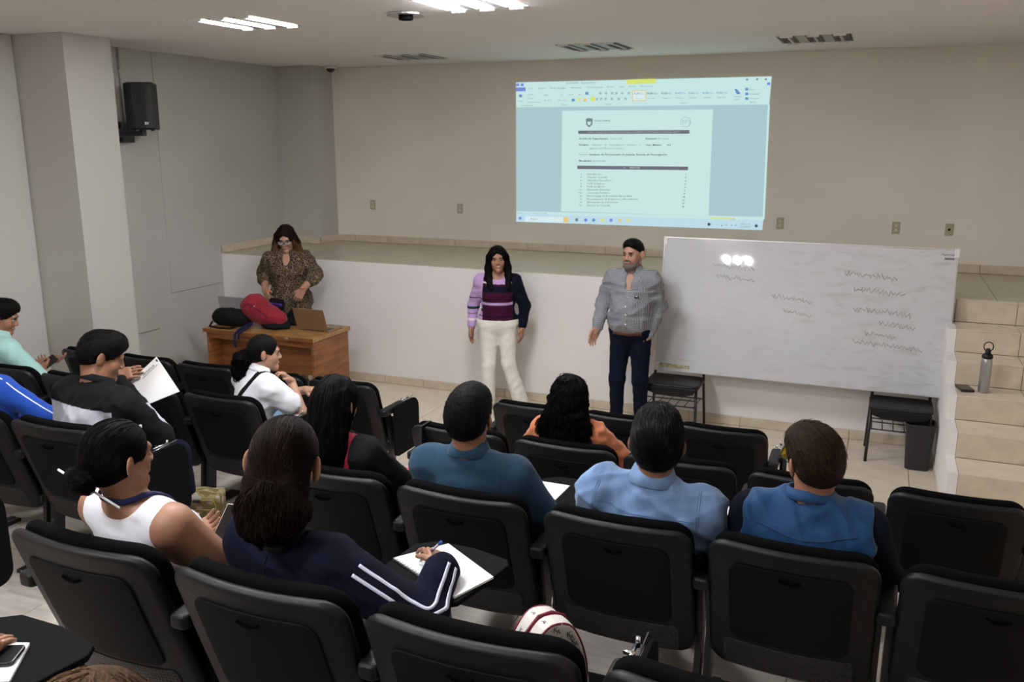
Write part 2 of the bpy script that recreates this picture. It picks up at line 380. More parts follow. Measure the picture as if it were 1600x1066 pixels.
for x, y, c in [(365, 177, 'btxt'), (400, 172, 'yel'), (436, 175, 'org'), (447, 137, 'btxt'), (483, 137, 'rib'), (35, 86, 'blue'), (62, 86, 'blue'), (52, 152, 'btxt'), (1340, 125, 'blue'), (1398, 112, 'btxt'), (1398, 140, 'btxt'), (1398, 168, 'btxt'), (1528, 80, 'blue')]:
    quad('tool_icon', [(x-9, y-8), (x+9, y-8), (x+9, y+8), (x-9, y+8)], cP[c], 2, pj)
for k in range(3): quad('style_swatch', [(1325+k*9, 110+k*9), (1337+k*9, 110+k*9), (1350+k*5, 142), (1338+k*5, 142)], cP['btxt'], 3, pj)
def ptext(s, cx, cy, size, m, k=3, bold=False, align='LEFT', width=None, slope=0.0, part='text_line'):
    cu = bpy.data.curves.new('t', 'FONT'); cu.body = s; cu.size = 1; cu.align_x = align; cu.resolution_u = 1
    if bold: cu.offset = .022
    o = bpy.data.objects.new('t', cu); COL.objects.link(o); dg = bpy.context.evaluated_depsgraph_get(); me = bpy.data.meshes.new_from_object(o.evaluated_get(dg))
    bpy.data.objects.remove(o); bpy.data.curves.remove(cu)
    if not len(me.vertices): return
    co = np.array([v.co for v in me.vertices]); w = co[:, 0].max()-co[:, 0].min()
    sx = size if width is None else width/w
    for v in me.vertices:
        x = cx+v.co.x*sx; y = cy-v.co.y*size+(x-cx)*slope; v.co = wallpt(x, y, k)
    me.materials.clear(); link(part, me, m, pj)
T = cP['txt']; T2 = cP['txt2']
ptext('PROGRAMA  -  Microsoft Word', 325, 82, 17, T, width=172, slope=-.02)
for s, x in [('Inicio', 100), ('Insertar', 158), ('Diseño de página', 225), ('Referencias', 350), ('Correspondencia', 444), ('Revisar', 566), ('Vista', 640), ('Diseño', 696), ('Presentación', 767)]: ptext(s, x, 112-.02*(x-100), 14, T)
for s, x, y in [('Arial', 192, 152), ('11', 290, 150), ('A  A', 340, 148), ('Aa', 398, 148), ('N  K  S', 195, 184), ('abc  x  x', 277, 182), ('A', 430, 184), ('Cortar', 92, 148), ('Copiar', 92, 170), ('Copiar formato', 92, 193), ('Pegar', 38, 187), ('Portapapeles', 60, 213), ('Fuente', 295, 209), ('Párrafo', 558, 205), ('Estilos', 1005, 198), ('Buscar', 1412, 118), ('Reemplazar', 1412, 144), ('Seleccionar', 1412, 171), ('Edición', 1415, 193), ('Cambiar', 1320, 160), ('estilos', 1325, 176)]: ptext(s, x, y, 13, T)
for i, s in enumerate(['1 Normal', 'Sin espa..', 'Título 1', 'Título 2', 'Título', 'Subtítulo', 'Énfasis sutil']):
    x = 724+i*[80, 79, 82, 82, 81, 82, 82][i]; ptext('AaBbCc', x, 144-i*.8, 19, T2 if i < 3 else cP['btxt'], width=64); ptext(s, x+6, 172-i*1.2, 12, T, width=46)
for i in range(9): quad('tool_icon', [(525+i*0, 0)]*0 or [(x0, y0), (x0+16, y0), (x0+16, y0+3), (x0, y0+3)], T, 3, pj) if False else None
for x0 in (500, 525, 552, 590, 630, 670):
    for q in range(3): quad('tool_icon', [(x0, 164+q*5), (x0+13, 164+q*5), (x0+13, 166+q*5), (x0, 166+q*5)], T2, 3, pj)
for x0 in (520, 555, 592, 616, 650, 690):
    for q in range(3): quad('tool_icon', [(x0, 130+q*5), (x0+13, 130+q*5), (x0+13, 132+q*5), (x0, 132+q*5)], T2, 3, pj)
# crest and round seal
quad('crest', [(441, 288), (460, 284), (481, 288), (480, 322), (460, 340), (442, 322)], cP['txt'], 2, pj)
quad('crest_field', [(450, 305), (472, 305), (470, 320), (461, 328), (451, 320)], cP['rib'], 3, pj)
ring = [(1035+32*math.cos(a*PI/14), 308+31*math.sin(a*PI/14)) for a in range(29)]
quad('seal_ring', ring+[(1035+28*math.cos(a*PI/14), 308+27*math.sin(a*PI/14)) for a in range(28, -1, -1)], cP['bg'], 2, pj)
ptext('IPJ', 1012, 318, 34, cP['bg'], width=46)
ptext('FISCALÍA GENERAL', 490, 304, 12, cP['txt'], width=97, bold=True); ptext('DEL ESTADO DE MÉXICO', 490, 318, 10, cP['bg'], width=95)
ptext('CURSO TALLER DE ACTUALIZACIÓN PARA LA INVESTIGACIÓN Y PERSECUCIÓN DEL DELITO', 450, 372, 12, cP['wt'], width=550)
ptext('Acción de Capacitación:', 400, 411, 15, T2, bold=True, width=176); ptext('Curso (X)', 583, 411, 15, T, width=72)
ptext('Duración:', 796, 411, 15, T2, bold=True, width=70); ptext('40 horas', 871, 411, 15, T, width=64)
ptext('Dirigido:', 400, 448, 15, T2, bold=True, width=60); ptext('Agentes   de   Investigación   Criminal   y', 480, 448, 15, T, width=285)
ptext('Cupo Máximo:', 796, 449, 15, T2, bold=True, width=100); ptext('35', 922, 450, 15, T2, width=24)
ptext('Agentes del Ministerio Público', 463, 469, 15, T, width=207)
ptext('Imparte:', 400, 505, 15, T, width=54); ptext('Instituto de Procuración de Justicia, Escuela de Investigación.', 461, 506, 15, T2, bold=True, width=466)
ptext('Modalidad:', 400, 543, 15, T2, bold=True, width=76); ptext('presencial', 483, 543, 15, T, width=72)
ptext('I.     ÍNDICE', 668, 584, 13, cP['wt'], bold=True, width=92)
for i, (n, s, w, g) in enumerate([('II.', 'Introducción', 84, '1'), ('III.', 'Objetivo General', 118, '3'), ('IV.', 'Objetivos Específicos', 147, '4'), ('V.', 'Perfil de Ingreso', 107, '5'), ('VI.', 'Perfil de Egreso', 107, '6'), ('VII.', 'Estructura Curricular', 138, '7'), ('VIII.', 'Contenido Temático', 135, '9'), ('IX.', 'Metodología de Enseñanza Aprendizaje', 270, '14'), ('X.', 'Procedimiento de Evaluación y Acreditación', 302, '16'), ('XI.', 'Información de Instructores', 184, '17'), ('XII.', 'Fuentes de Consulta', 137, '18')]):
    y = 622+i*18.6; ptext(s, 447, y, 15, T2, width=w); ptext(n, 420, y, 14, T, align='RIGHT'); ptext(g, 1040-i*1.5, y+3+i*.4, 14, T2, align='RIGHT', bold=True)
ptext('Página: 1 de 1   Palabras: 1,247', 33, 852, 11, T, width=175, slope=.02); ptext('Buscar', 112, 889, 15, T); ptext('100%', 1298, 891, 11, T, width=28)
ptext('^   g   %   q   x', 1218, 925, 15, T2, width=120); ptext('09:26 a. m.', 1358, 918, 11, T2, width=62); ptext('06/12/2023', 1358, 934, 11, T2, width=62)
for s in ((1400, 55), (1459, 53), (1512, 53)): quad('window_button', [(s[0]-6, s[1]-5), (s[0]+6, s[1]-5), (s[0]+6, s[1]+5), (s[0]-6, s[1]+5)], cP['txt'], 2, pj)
# ------------------------------------------------------------------ tablet chairs
def shape_back(v):   # gentle lumbar lean and wrap-around
    z = v.co.z; x = v.co.x
    v.co.y += (.84-z)*.32+(.84-z)**2*.04 + 1.1*x*x*.45
def back_part(name, w, z0, z1, r, y0, y1, m, parent, bev=.012, dx=0):
    b = bmesh.new(); poly = rrect(-w/2, w/2, z0, z1, r, 6)
    vs = [b.verts.new((p[0], y0, p[1])) for p in poly]; f = b.faces.new(vs)
    e = bmesh.ops.extrude_face_region(b, geom=[f])['geom']
    for v in [g for g in e if isinstance(g, bmesh.types.BMVert)]: v.co.y = y1
    bmesh.ops.bevel(b, geom=[q for q in b.edges if abs(q.verts[0].co.y-q.verts[1].co.y) < 1e-6], offset=bev, segments=3, affect='EDGES', profile=.5)
    for k in range(1, 7):
        bmesh.ops.bisect_plane(b, geom=b.verts[:]+b.edges[:]+b.faces[:], plane_co=(0, 0, z0+(z1-z0)*k/7), plane_no=(0, 0, 1))
        bmesh.ops.bisect_plane(b, geom=b.verts[:]+b.edges[:]+b.faces[:], plane_co=(-w/2+w*k/7, 0, 0), plane_no=(1, 0, 0))
    for v in b.verts: shape_back(v)
    me = bm_mesh(name, b); o = link(name, me, m, parent, smooth=True)
    return o
# perforated plastic
def perf_mat():
    m, t, p = nt('perforated_black_plastic'); p.inputs['Base Color'].default_value = (.010, .010, .011, 1); p.inputs['Roughness'].default_value = .5
    tc = N(t, 'ShaderNodeTexCoord'); mp = N(t, 'ShaderNodeMapping'); mp.inputs['Scale'].default_value = (80, 80, 80); t.links.new(tc.outputs['Object'], mp.inputs[0])
    vo = N(t, 'ShaderNodeTexVoronoi', Scale=1.0, Randomness=0.0); t.links.new(mp.outputs[0], vo.inputs['Vector'])
    bp = N(t, 'ShaderNodeBump', Strength=1.0, Distance=.004); t.links.new(vo.outputs['Distance'], bp.inputs['Height']); t.links.new(bp.outputs[0], p.inputs['Normal'])
    cr = N(t, 'ShaderNodeValToRGB'); cr.color_ramp.elements[0].position = .2; cr.color_ramp.elements[0].color = (.001, .001, .001, 1); cr.color_ramp.elements[1].position = .3; cr.color_ramp.elements[1].color = (.013, .013, .014, 1)
    t.links.new(vo.outputs['Distance'], cr.inputs[0]); t.links.new(cr.outputs[0], p.inputs['Base Color']); return m
M['perf'] = perf_mat()
def tablet_poly():   # deployed writing tablet in arm coordinates (x right, y forward)
    return [(-.20, .42), (-.02, .395), (.06, .41), (.095, .44), (.125, .60), (.14, .70), (.12, .735), (-.01, .765), (-.14, .765), (-.20, .72), (-.215, .56)]
def make_chair():
    r = empty('tablet_chair', (0, 0, 0))
    back_part('back_shell', .555, .27, .838, .066, .0, .042, M['blackp'], r, .020)
    back_part('backrest', .54, .40, .850, .078, .043, .098, M['fabric'], r, .022)
    pn = back_part('back_panel', .40, .42, .765, .045, -.006, .004, M['blackp2'], r, .004)
    b = bmesh.new(); V, F = tube_geo([(-.035+.07*k/8, -.008+(.84-.735)*.32, .735-.010*math.sin(PI*k/8)) for k in range(9)], .0045, 6)
    link('handle_slot', mesh('handle_slot', V, F), M['dark'], pn, smooth=True)
    back_part('perforated_panel', .44, .285, .405, .02, -.004, .004, M['perf'], r, .003)
    sp = prism('seat', rrect(-.25, .25, .215, .60, .06, 4), .385, .445, M['fabric'], r, bev=.02)
    prism('seat_pan', rrect(-.245, .245, .205, .59, .05, 4), .355, .384, M['blackp'], r, bev=.008)
    for s in (-1, 1):
        prism('leg', [(.20, .02), (.27, .02), (.31, .36), (.24, .60), (.20, .60), (.24, .36)], s*.285-.012, s*.285+.012, M['metalb'], r, axis='x')
        box('foot', s*.285-.02, s*.285+.02, .04, .50, .0, .022, M['metalb'], r, bev=.006)
    box('beam', -.28, .28, .22, .28, .31, .354, M['metalb'], r, bev=.004)
    return r
def add_arm(r, side=1, tablet='folded'):
    x = side*.305
    prism('armrest', rrect(x-.032, x+.032, .10, .39, .022, 5), .60, .648, M['blackp'], r, bev=.013, seg=4)
    if tablet is None: return
    h = tubes('hinge', [([(x+.012, .36, .655), (x+.012, .45, .655)], .006), ([(x-.012, .40, .655), (x+.02, .40, .655)], .007), ([(x+.015, .45, .645), (x+.015, .45, .675)], .007)], M['chrome'], r)
    if tablet == 'folded':
        prism('writing_tablet', [(p[0], p[1]) for p in rrect(.20, .55, .27, .655, [.09, .02, .05, .06], 5)], x+.034, x+.052, M['tabletp'], r, axis='x', bev=.004)
        tube('tablet_rail', [(x+.030, .22, .640), (x+.030, .50, .662)], .003, M['chrome'], r)
    else:
        o = prism('writing_tablet', tablet_poly(), .655, .672, M['tabletp'], r, bev=.005); o.location = (x+(.10 if tablet == 'far' else 0), .05 if tablet == 'far' else 0, 0); box('tablet_arm', x-.015, x+.02, .34, .52, .628, .6545, M['blackp'], r, bev=.004)
proto = make_chair()
W_ = .25
ROWS = {'front': (-2.75, 0.0, [-.24, .37, .98, 1.59, 2.20], [3.66, 4.27, 4.87]), 'second': (-3.82, .17, [.20, .84, 1.44, 2.05], [3.645, 4.253, 4.84, 5.445, 6.055]),
        'third': (-5.0, .36, [.86, 1.47, 2.09], [3.64, 4.24, 4.863, 5.468, 6.08]), 'fourth': (-6.16, .56, [1.06, 1.67, 2.28], [3.60, 4.222, 4.833, 5.44, 6.05]), 'fifth': (-7.3, .76, [], [3.60, 4.21, 4.82])}
WHO = {('second', 'L', 0): 'behind the man in the mint shirt', ('second', 'L', 3): 'behind the woman in the white polo shirt', ('second', 'R', 1): 'behind the woman in the orange blouse',
       ('third', 'L', 1): 'behind the person in the bright blue shirt', ('third', 'L', 2): 'behind the man in the black jacket', ('third', 'R', 0): 'behind the long-haired woman in black and red',
       ('third', 'R', 1): 'behind the man in the teal polo', ('third', 'R', 2): 'behind the man in the denim shirt', ('third', 'R', 3): 'behind the man in the blue vest',
       ('fourth', 'R', 0): 'behind the woman in the white sleeveless top', ('fourth', 'R', 1): 'behind the woman in the navy jacket', ('fifth', 'R', 0): 'under the person resting a hand on a notebook', ('fifth', 'R', 2): 'of the brown-haired person at the bottom edge'}
ordn = ['first', 'second', 'third', 'fourth', 'fifth']
CH = {}
for rn, (y, z, L, Rr) in ROWS.items():
    for blk, xsx in (('L', L), ('R', Rr)):
        for i, x in enumerate(xsx):
            c = copy_tree(proto); c.location = (x+W_, y, z); c.rotation_euler = (0, 0, random.Random(i*7+int(100*abs(y))).uniform(-.012, .012))
            w = WHO.get((rn, blk, i))
            dep = (rn, blk, i) in (('fourth', 'R', 1), ('fifth', 'R', 0), ('fifth', 'R', 2), ('third', 'R', 2), ('third', 'R', 1))
            last = i == len(xsx)-1
            add_arm(c, 1, ('far' if rn == 'fifth' and i == 0 else 'open') if dep else ('folded' if (last or (rn, blk, i) in (('fourth', 'R', 2), ('second','R',4),('fourth','R',3))) else None))
            if i == 0 and blk == 'R': add_arm(c, -1, None)
            side = 'left' if blk == 'L' else 'right'
            lab = ('black tablet-arm chair, %s row, %s' % (rn, w)) if w else ('empty black tablet-arm chair, %s from the aisle in the %s row, %s block' % (ordn[(len(xsx)-1-i) if blk == 'L' else i], rn, side))
            tag(c, lab, 'chair', 'black tablet-arm chairs of the audience'); CH[(rn, blk, i)] = c
for o in [proto]+list(proto.children_recursive): bpy.data.objects.remove(o)
# cable tie on the chair back near the aisle
c = CH[('second', 'R', 0)]
b = bmesh.new(); box_bm(-.182, -.168, -.012, .10, .70, .852, b); link('cable_tie', bm_mesh('cable_tie', b), M['metalb'], c)
# ------------------------------------------------------------------ implicit-surface modelling kit (for people and soft things)
def unit(v): v = np.array(v, float); return v/(np.linalg.norm(v)+1e-12)
def rotx(a): a = math.radians(a); c, s = math.cos(a), math.sin(a); return np.array([[1, 0, 0], [0, c, -s], [0, s, c]])
def roty(a): a = math.radians(a); c, s = math.cos(a), math.sin(a); return np.array([[c, 0, s], [0, 1, 0], [-s, 0, c]])
def rotz(a): a = math.radians(a); c, s = math.cos(a), math.sin(a); return np.array([[c, -s, 0], [s, c, 0], [0, 0, 1]])
class Field:
    def __init__(s): s.ops = []; s.noise = None; s.R = np.eye(3); s.t = np.zeros(3); s.sc = 1.0
    def frame(s, R=None, t=(0, 0, 0), sc=1.0): s.R = np.eye(3) if R is None else R; s.t = np.array(t, float); s.sc = sc; return s
    def P(s, p): return s.R@(np.array(p, float)*s.sc)+s.t
    def rc(s, a, b, r1, r2=None, k=.02, m='u'):
        a = s.P(a); b = s.P(b); r1 *= s.sc; r2 = r1 if r2 is None else r2*s.sc
        r = max(r1, r2); s.ops.append((m, k, np.minimum(a, b)-r, np.maximum(a, b)+r, 'rc', (a, b, r1, r2))); return s
    def el(s, c, r, k=.02, m='u', R=None):
        c = s.P(c); r = np.array(r, float)*s.sc; Q = s.R if R is None else s.R@R
        e = np.abs(Q)@r; s.ops.append((m, k, c-e, c+e, 'el', (c, r, Q))); return s
    def bx(s, c, h, rad=.005, k=.01, m='u', R=None):
        c = s.P(c); h = np.array(h, float)*s.sc; Q = s.R if R is None else s.R@R
        e = np.abs(Q)@(h+rad); s.ops.append((m, k, c-e, c+e, 'bx', (c, h, rad, Q))); return s
    def pl(s, p, n, k=.01):   # keep the side opposite to n
        s.ops.append(('i', k, None, None, 'pl', (s.P(p), s.R@unit(n)))); return s
    def chain(s, pts, rs, k=.02):
        for i in range(len(pts)-1): s.rc(pts[i], pts[i+1], rs[i], rs[i+1], k)
        return s
    def prim(s, kd, q, P):
        if kd == 'rc':
            a, b, r1, r2 = q; ab = b-a; t = np.clip(((P-a)@ab)/(ab@ab+1e-12), 0, 1); return np.linalg.norm(P-a-t[:, None]*ab, axis=1)-(r1+(r2-r1)*t)
        if kd == 'el':
            c, r, Q = q; x = (P-c)@Q; k0 = np.linalg.norm(x/r, axis=1); k1 = np.linalg.norm(x/(r*r), axis=1)+1e-9; return k0*(k0-1)/k1
        if kd == 'bx':
            c, h, rad, Q = q; x = np.abs((P-c)@Q)-h; return np.linalg.norm(np.maximum(x, 0), axis=1)+np.minimum(x.max(axis=1), 0)-rad
        if kd == 'pl': return (P-q[0])@q[1]
    def comb(s, m, k, F, d):
        if m == 'u': h = np.maximum(k-np.abs(F-d), 0)/k; return np.minimum(F, d)-h*h*k*.25
        if m == 's': d = -d
        h = np.maximum(k-np.abs(F-d), 0)/k; return np.maximum(F, d)+h*h*k*.25
    def ev(s, P):
        F = np.full(len(P), .25)
        for m, k, lo, hi, kd, q in s.ops: F = s.comb(m, k, F, s.prim(kd, q, P))
        if s.noise is not None: F = F+s.noise(P)
        return F
    def bounds(s):
        lo = np.min([o[2] for o in s.ops if o[0] == 'u'], axis=0); hi = np.max([o[3] for o in s.ops if o[0] == 'u'], axis=0); return lo-.015, hi+.015
    def grid(s, lo, hi, h):
        lo = np.array(lo, float); n = np.maximum(3, np.ceil((np.array(hi)-lo)/h).astype(int)+1)
        ax = [lo[i]+h*np.arange(n[i]) for i in range(3)]; F = np.full(tuple(n), .06)
        for m, k, a, b, kd, q in s.ops:
            if a is None: sl = [slice(0, n[i]) for i in range(3)]
            else:
                mg = .035+k; i0 = np.clip(np.floor((a-mg-lo)/h).astype(int), 0, n); i1 = np.clip(np.ceil((b+mg-lo)/h).astype(int)+1, 0, n)
                if np.any(i1 <= i0): continue
                sl = [slice(i0[i], i1[i]) for i in range(3)]
            sl = tuple(sl); G = np.stack(np.meshgrid(ax[0][sl[0]], ax[1][sl[1]], ax[2][sl[2]], indexing='ij'), -1)
            d = s.prim(kd, q, G.reshape(-1, 3)).reshape(G.shape[:3]); F[sl] = s.comb(m, k, F[sl], d)
        if s.noise is not None:
            w = np.argwhere(np.abs(F) < .03); P = lo+w*h; F[w[:, 0], w[:, 1], w[:, 2]] += s.noise(P)
        return F, lo
    def normal(s, P):
        e = .002; g = np.stack([s.ev(P+np.array(d)*e)-s.ev(P-np.array(d)*e) for d in ((1, 0, 0), (0, 1, 0), (0, 0, 1))], 1)
        return g/(np.linalg.norm(g, axis=1)[:, None]+1e-9)
    def project(s, P, off=0., it=4):
        for _ in range(it): P = P-s.normal(P)*(s.ev(P)-off)[:, None]
        return P
def nets(F, lo, h):
    S = F < 0; n = F.shape; c = np.zeros(tuple(k-1 for k in n), np.int8)
    for a in (0, 1):
        for b in (0, 1):
            for d in (0, 1): c += S[a:n[0]-1+a, b:n[1]-1+b, d:n[2]-1+d]
    A = np.argwhere((c > 0) & (c < 8)); idx = np.full(c.shape, -1, np.int32); idx[A[:, 0], A[:, 1], A[:, 2]] = np.arange(len(A))
    pos = np.zeros((len(A), 3)); cnt = np.zeros(len(A))
    cs = [(a, b, d) for a in (0, 1) for b in (0, 1) for d in (0, 1)]
    for u in cs:
        for ax in range(3):
            if u[ax]: continue
            v = list(u); v[ax] = 1
            f0 = F[A[:, 0]+u[0], A[:, 1]+u[1], A[:, 2]+u[2]]; f1 = F[A[:, 0]+v[0], A[:, 1]+v[1], A[:, 2]+v[2]]
            x = (f0 < 0) != (f1 < 0); t = np.where(x, f0/(f0-f1+1e-12), 0)
            p = np.tile(np.array(u, float), (len(A), 1)); p[:, ax] += t; pos[x] += p[x]; cnt += x
    V = lo+(A+pos/np.maximum(cnt, 1)[:, None])*h; Q = []
    for ax in range(3):
        a, b = [(1, 2), (2, 0), (0, 1)][ax]
        s0 = S[tuple(slice(0, -1) if i == ax else slice(1, -1) for i in range(3))]; s1 = S[tuple(slice(1, None) if i == ax else slice(1, -1) for i in range(3))]
        E = np.argwhere(s0 != s1)
        if not len(E): continue
        fl = s0[E[:, 0], E[:, 1], E[:, 2]]
        for i in range(3):
            if i != ax: E[:, i] += 1
        def at(da, db): q = E.copy(); q[:, a] -= da; q[:, b] -= db; return idx[q[:, 0], q[:, 1], q[:, 2]]
        q = np.stack([at(1, 1), at(0, 1), at(0, 0), at(1, 0)], 1); q[~fl] = q[~fl][:, ::-1]; Q.append(q)
    Q = np.concatenate(Q) if Q else np.zeros((0, 4), int)
    return V, Q[(Q >= 0).all(axis=1)]
def np_mesh(name, V, Q):
    me = bpy.data.meshes.new(name); me.vertices.add(len(V)); me.vertices.foreach_set('co', np.asarray(V, np.float32).ravel())
    me.loops.add(len(Q)*4); me.loops.foreach_set('vertex_index', np.asarray(Q, np.int32).ravel()); me.polygons.add(len(Q))
    me.polygons.foreach_set('loop_start', np.arange(0, len(Q)*4, 4, dtype=np.int32)); me.polygons.foreach_set('use_smooth', np.ones(len(Q), bool))
    me.update(calc_edges=True); me.validate(); return me
def solid(name, f, h, m, parent, fine=(), assign=None, lo=None, hi=None):
    a, b = f.bounds(); a = a if lo is None else np.maximum(a, lo); b = b if hi is None else np.minimum(b, hi)
    F, o = f.grid(a, b, h); V, Q = nets(F, o, h); VV = [V]; QQ = []
    if fine:
        C = V[Q].mean(axis=1); keep = np.ones(len(Q), bool)
        for l, u, hh in fine:
            l = np.array(l); u = np.array(u); keep &= ~np.all((C > l+h*.6) & (C < u-h*.6), axis=1)
        Q = Q[keep]
    QQ.append(Q); n = len(V)
    for l, u, hh in fine:
        F, o = f.grid(l, u, hh); v, q = nets(F, o, hh); VV.append(v); QQ.append(q+n); n += len(v)
    V = np.concatenate(VV); Q = np.concatenate(QQ); used = np.unique(Q); rm = np.full(len(V), -1); rm[used] = np.arange(len(used)); V = V[used]; Q = rm[Q]
    me = np_mesh(name, V, Q)
    ms = m if isinstance(m, (list, tuple)) else [m]
    for k in ms: me.materials.append(k)
    if assign is not None and len(me.polygons) == len(Q): me.polygons.foreach_set('material_index', np.asarray(assign(V[Q].mean(axis=1)), np.int32))
    o = bpy.data.objects.new(name, me); COL.objects.link(o); o.parent = parent; return o
def wrinkle(amp, seed=0, wl=.09, n=5, dirs=None):
    rg = np.random.RandomState(seed); K = []
    for i in range(n):
        d = unit(rg.normal(size=3)) if dirs is None else unit(np.array(dirs[i % len(dirs)])+rg.normal(size=3)*.25)
        K.append((d*2*PI/(wl*rg.uniform(.7, 1.6)), rg.uniform(0, 6.28), rg.normal(size=3)*14, rg.uniform(.5, 1)))
    def fn(P):
        o = 0
        for k, ph, w, a in K: o = o+a*(np.abs(np.sin(P@k*.5+ph+1.3*np.sin(P@w+ph)))-.6)
        return o*amp/2
    return fn
def surf_ribbon(name, f, path, width, m, parent, off=.0015, sub=4, thick=.0012):
    P = np.array(path, float); t = np.linspace(0, len(P)-1, (len(P)-1)*sub+1); Q = np.stack([np.interp(t, np.arange(len(P)), P[:, i]) for i in range(3)], 1)
    for _ in range(sub):
        Q[1:-1] = (Q[:-2]+Q[1:-1]*2+Q[2:])/4
    nz_ = f.noise; f.noise = None; Q = f.project(Q, off, 8); n = f.normal(Q); f.noise = nz_
    def fit(X):
        for _ in range(3): X = X-n*(f.ev(X)-off)[:, None]
        return X
    Q = fit(Q); T = np.gradient(Q, axis=0); T /= np.linalg.norm(T, axis=1)[:, None]+1e-9; B = np.cross(T, n)
    L = fit(Q+B*width/2); R_ = fit(Q-B*width/2)
    V = np.concatenate([L+n*thick, R_+n*thick, R_-n*thick*2, L-n*thick*2]); k = len(Q); F = []
    for i in range(k-1):
        for j in range(4): a = j*k; b = ((j+1) % 4)*k; F.append((a+i, a+i+1, b+i+1, b+i))
    F += [(0, k, 2*k, 3*k), (k-1, 4*k-1, 3*k-1, 2*k-1)]
    me = mesh(name, V, F); b = bmesh.new(); b.from_mesh(me); bmesh.ops.recalc_face_normals(b, faces=b.faces); b.to_mesh(me); b.free()
    return link(name, me, m, parent, smooth=True)
def strands(name, f, m, parent, c, dirs, n, steps, step, flow, r=.0011, off=.001, wave=.0, seed=0, lift=0.0, wl=.03):
    """fine locks that follow the hair surface; c centre, dirs() random start directions, flow(P) wanted direction"""
    rg = np.random.RandomState(seed); D = dirs(rg, n); P = np.array(c)+D*.32
    for _ in range(14): P = P-D*np.clip(f.ev(P), -.03, .1)[:, None]*.85
    ok = np.abs(f.ev(P)) < .01; P = P[ok]; n = len(P)
    if not n: return
    P = f.project(P, off, 1); tr = [P]; ph = rg.uniform(0, 6.28, n); side = rg.normal(size=(n, 3))
    for i in range(steps):
        nn = f.normal(P); d = flow(P); d = d/(np.linalg.norm(d, axis=1)[:, None]+1e-6)+side*.10; d = d-nn*(d*nn).sum(1)[:, None]; d /= np.linalg.norm(d, axis=1)[:, None]+1e-9
        b = np.cross(d, nn); q = P+d*step+b*(wave*np.cos(ph+i*step/wl*6.28))[:, None]
        e = f.ev(q); tgt = off+lift*(i+1)/steps; q = q-f.normal(q)*np.clip(e-tgt, -.02, .004)[:, None]; P = q; tr.append(P)
    T = np.stack(tr, 1); V = []; Q = []
    L = T.shape[1]; tg = np.gradient(T, axis=1); tg /= np.linalg.norm(tg, axis=2)[:, :, None]+1e-9
    up = np.cross(tg, np.array([.3, .5, .8])); up /= np.linalg.norm(up, axis=2)[:, :, None]+1e-9; w = np.cross(tg, up)
    tp = np.interp(np.arange(L), [0, L*.6, L-1], [1, 1, .25]); R_ = (r*rg.uniform(.6, 1.5, n))[:, None]*tp[None]
    V = np.stack([T+R_[..., None]*(up*math.cos(a)+w*math.sin(a)) for a in (0, 2.094, 4.189)], 2).reshape(-1, 3)
    i = np.arange(n)[:, None]*L*3+np.arange(L-1)[None]*3
    Q = np.concatenate([np.stack([i+k, i+(k+1) % 3, i+3+(k+1) % 3, i+3+k], -1).reshape(-1, 4) for k in range(3)])
    me = np_mesh(name, V, Q); me.materials.append(m); o = bpy.data.objects.new(name, me); COL.objects.link(o); o.parent = parent; o['kind'] = 'stuff'; return o
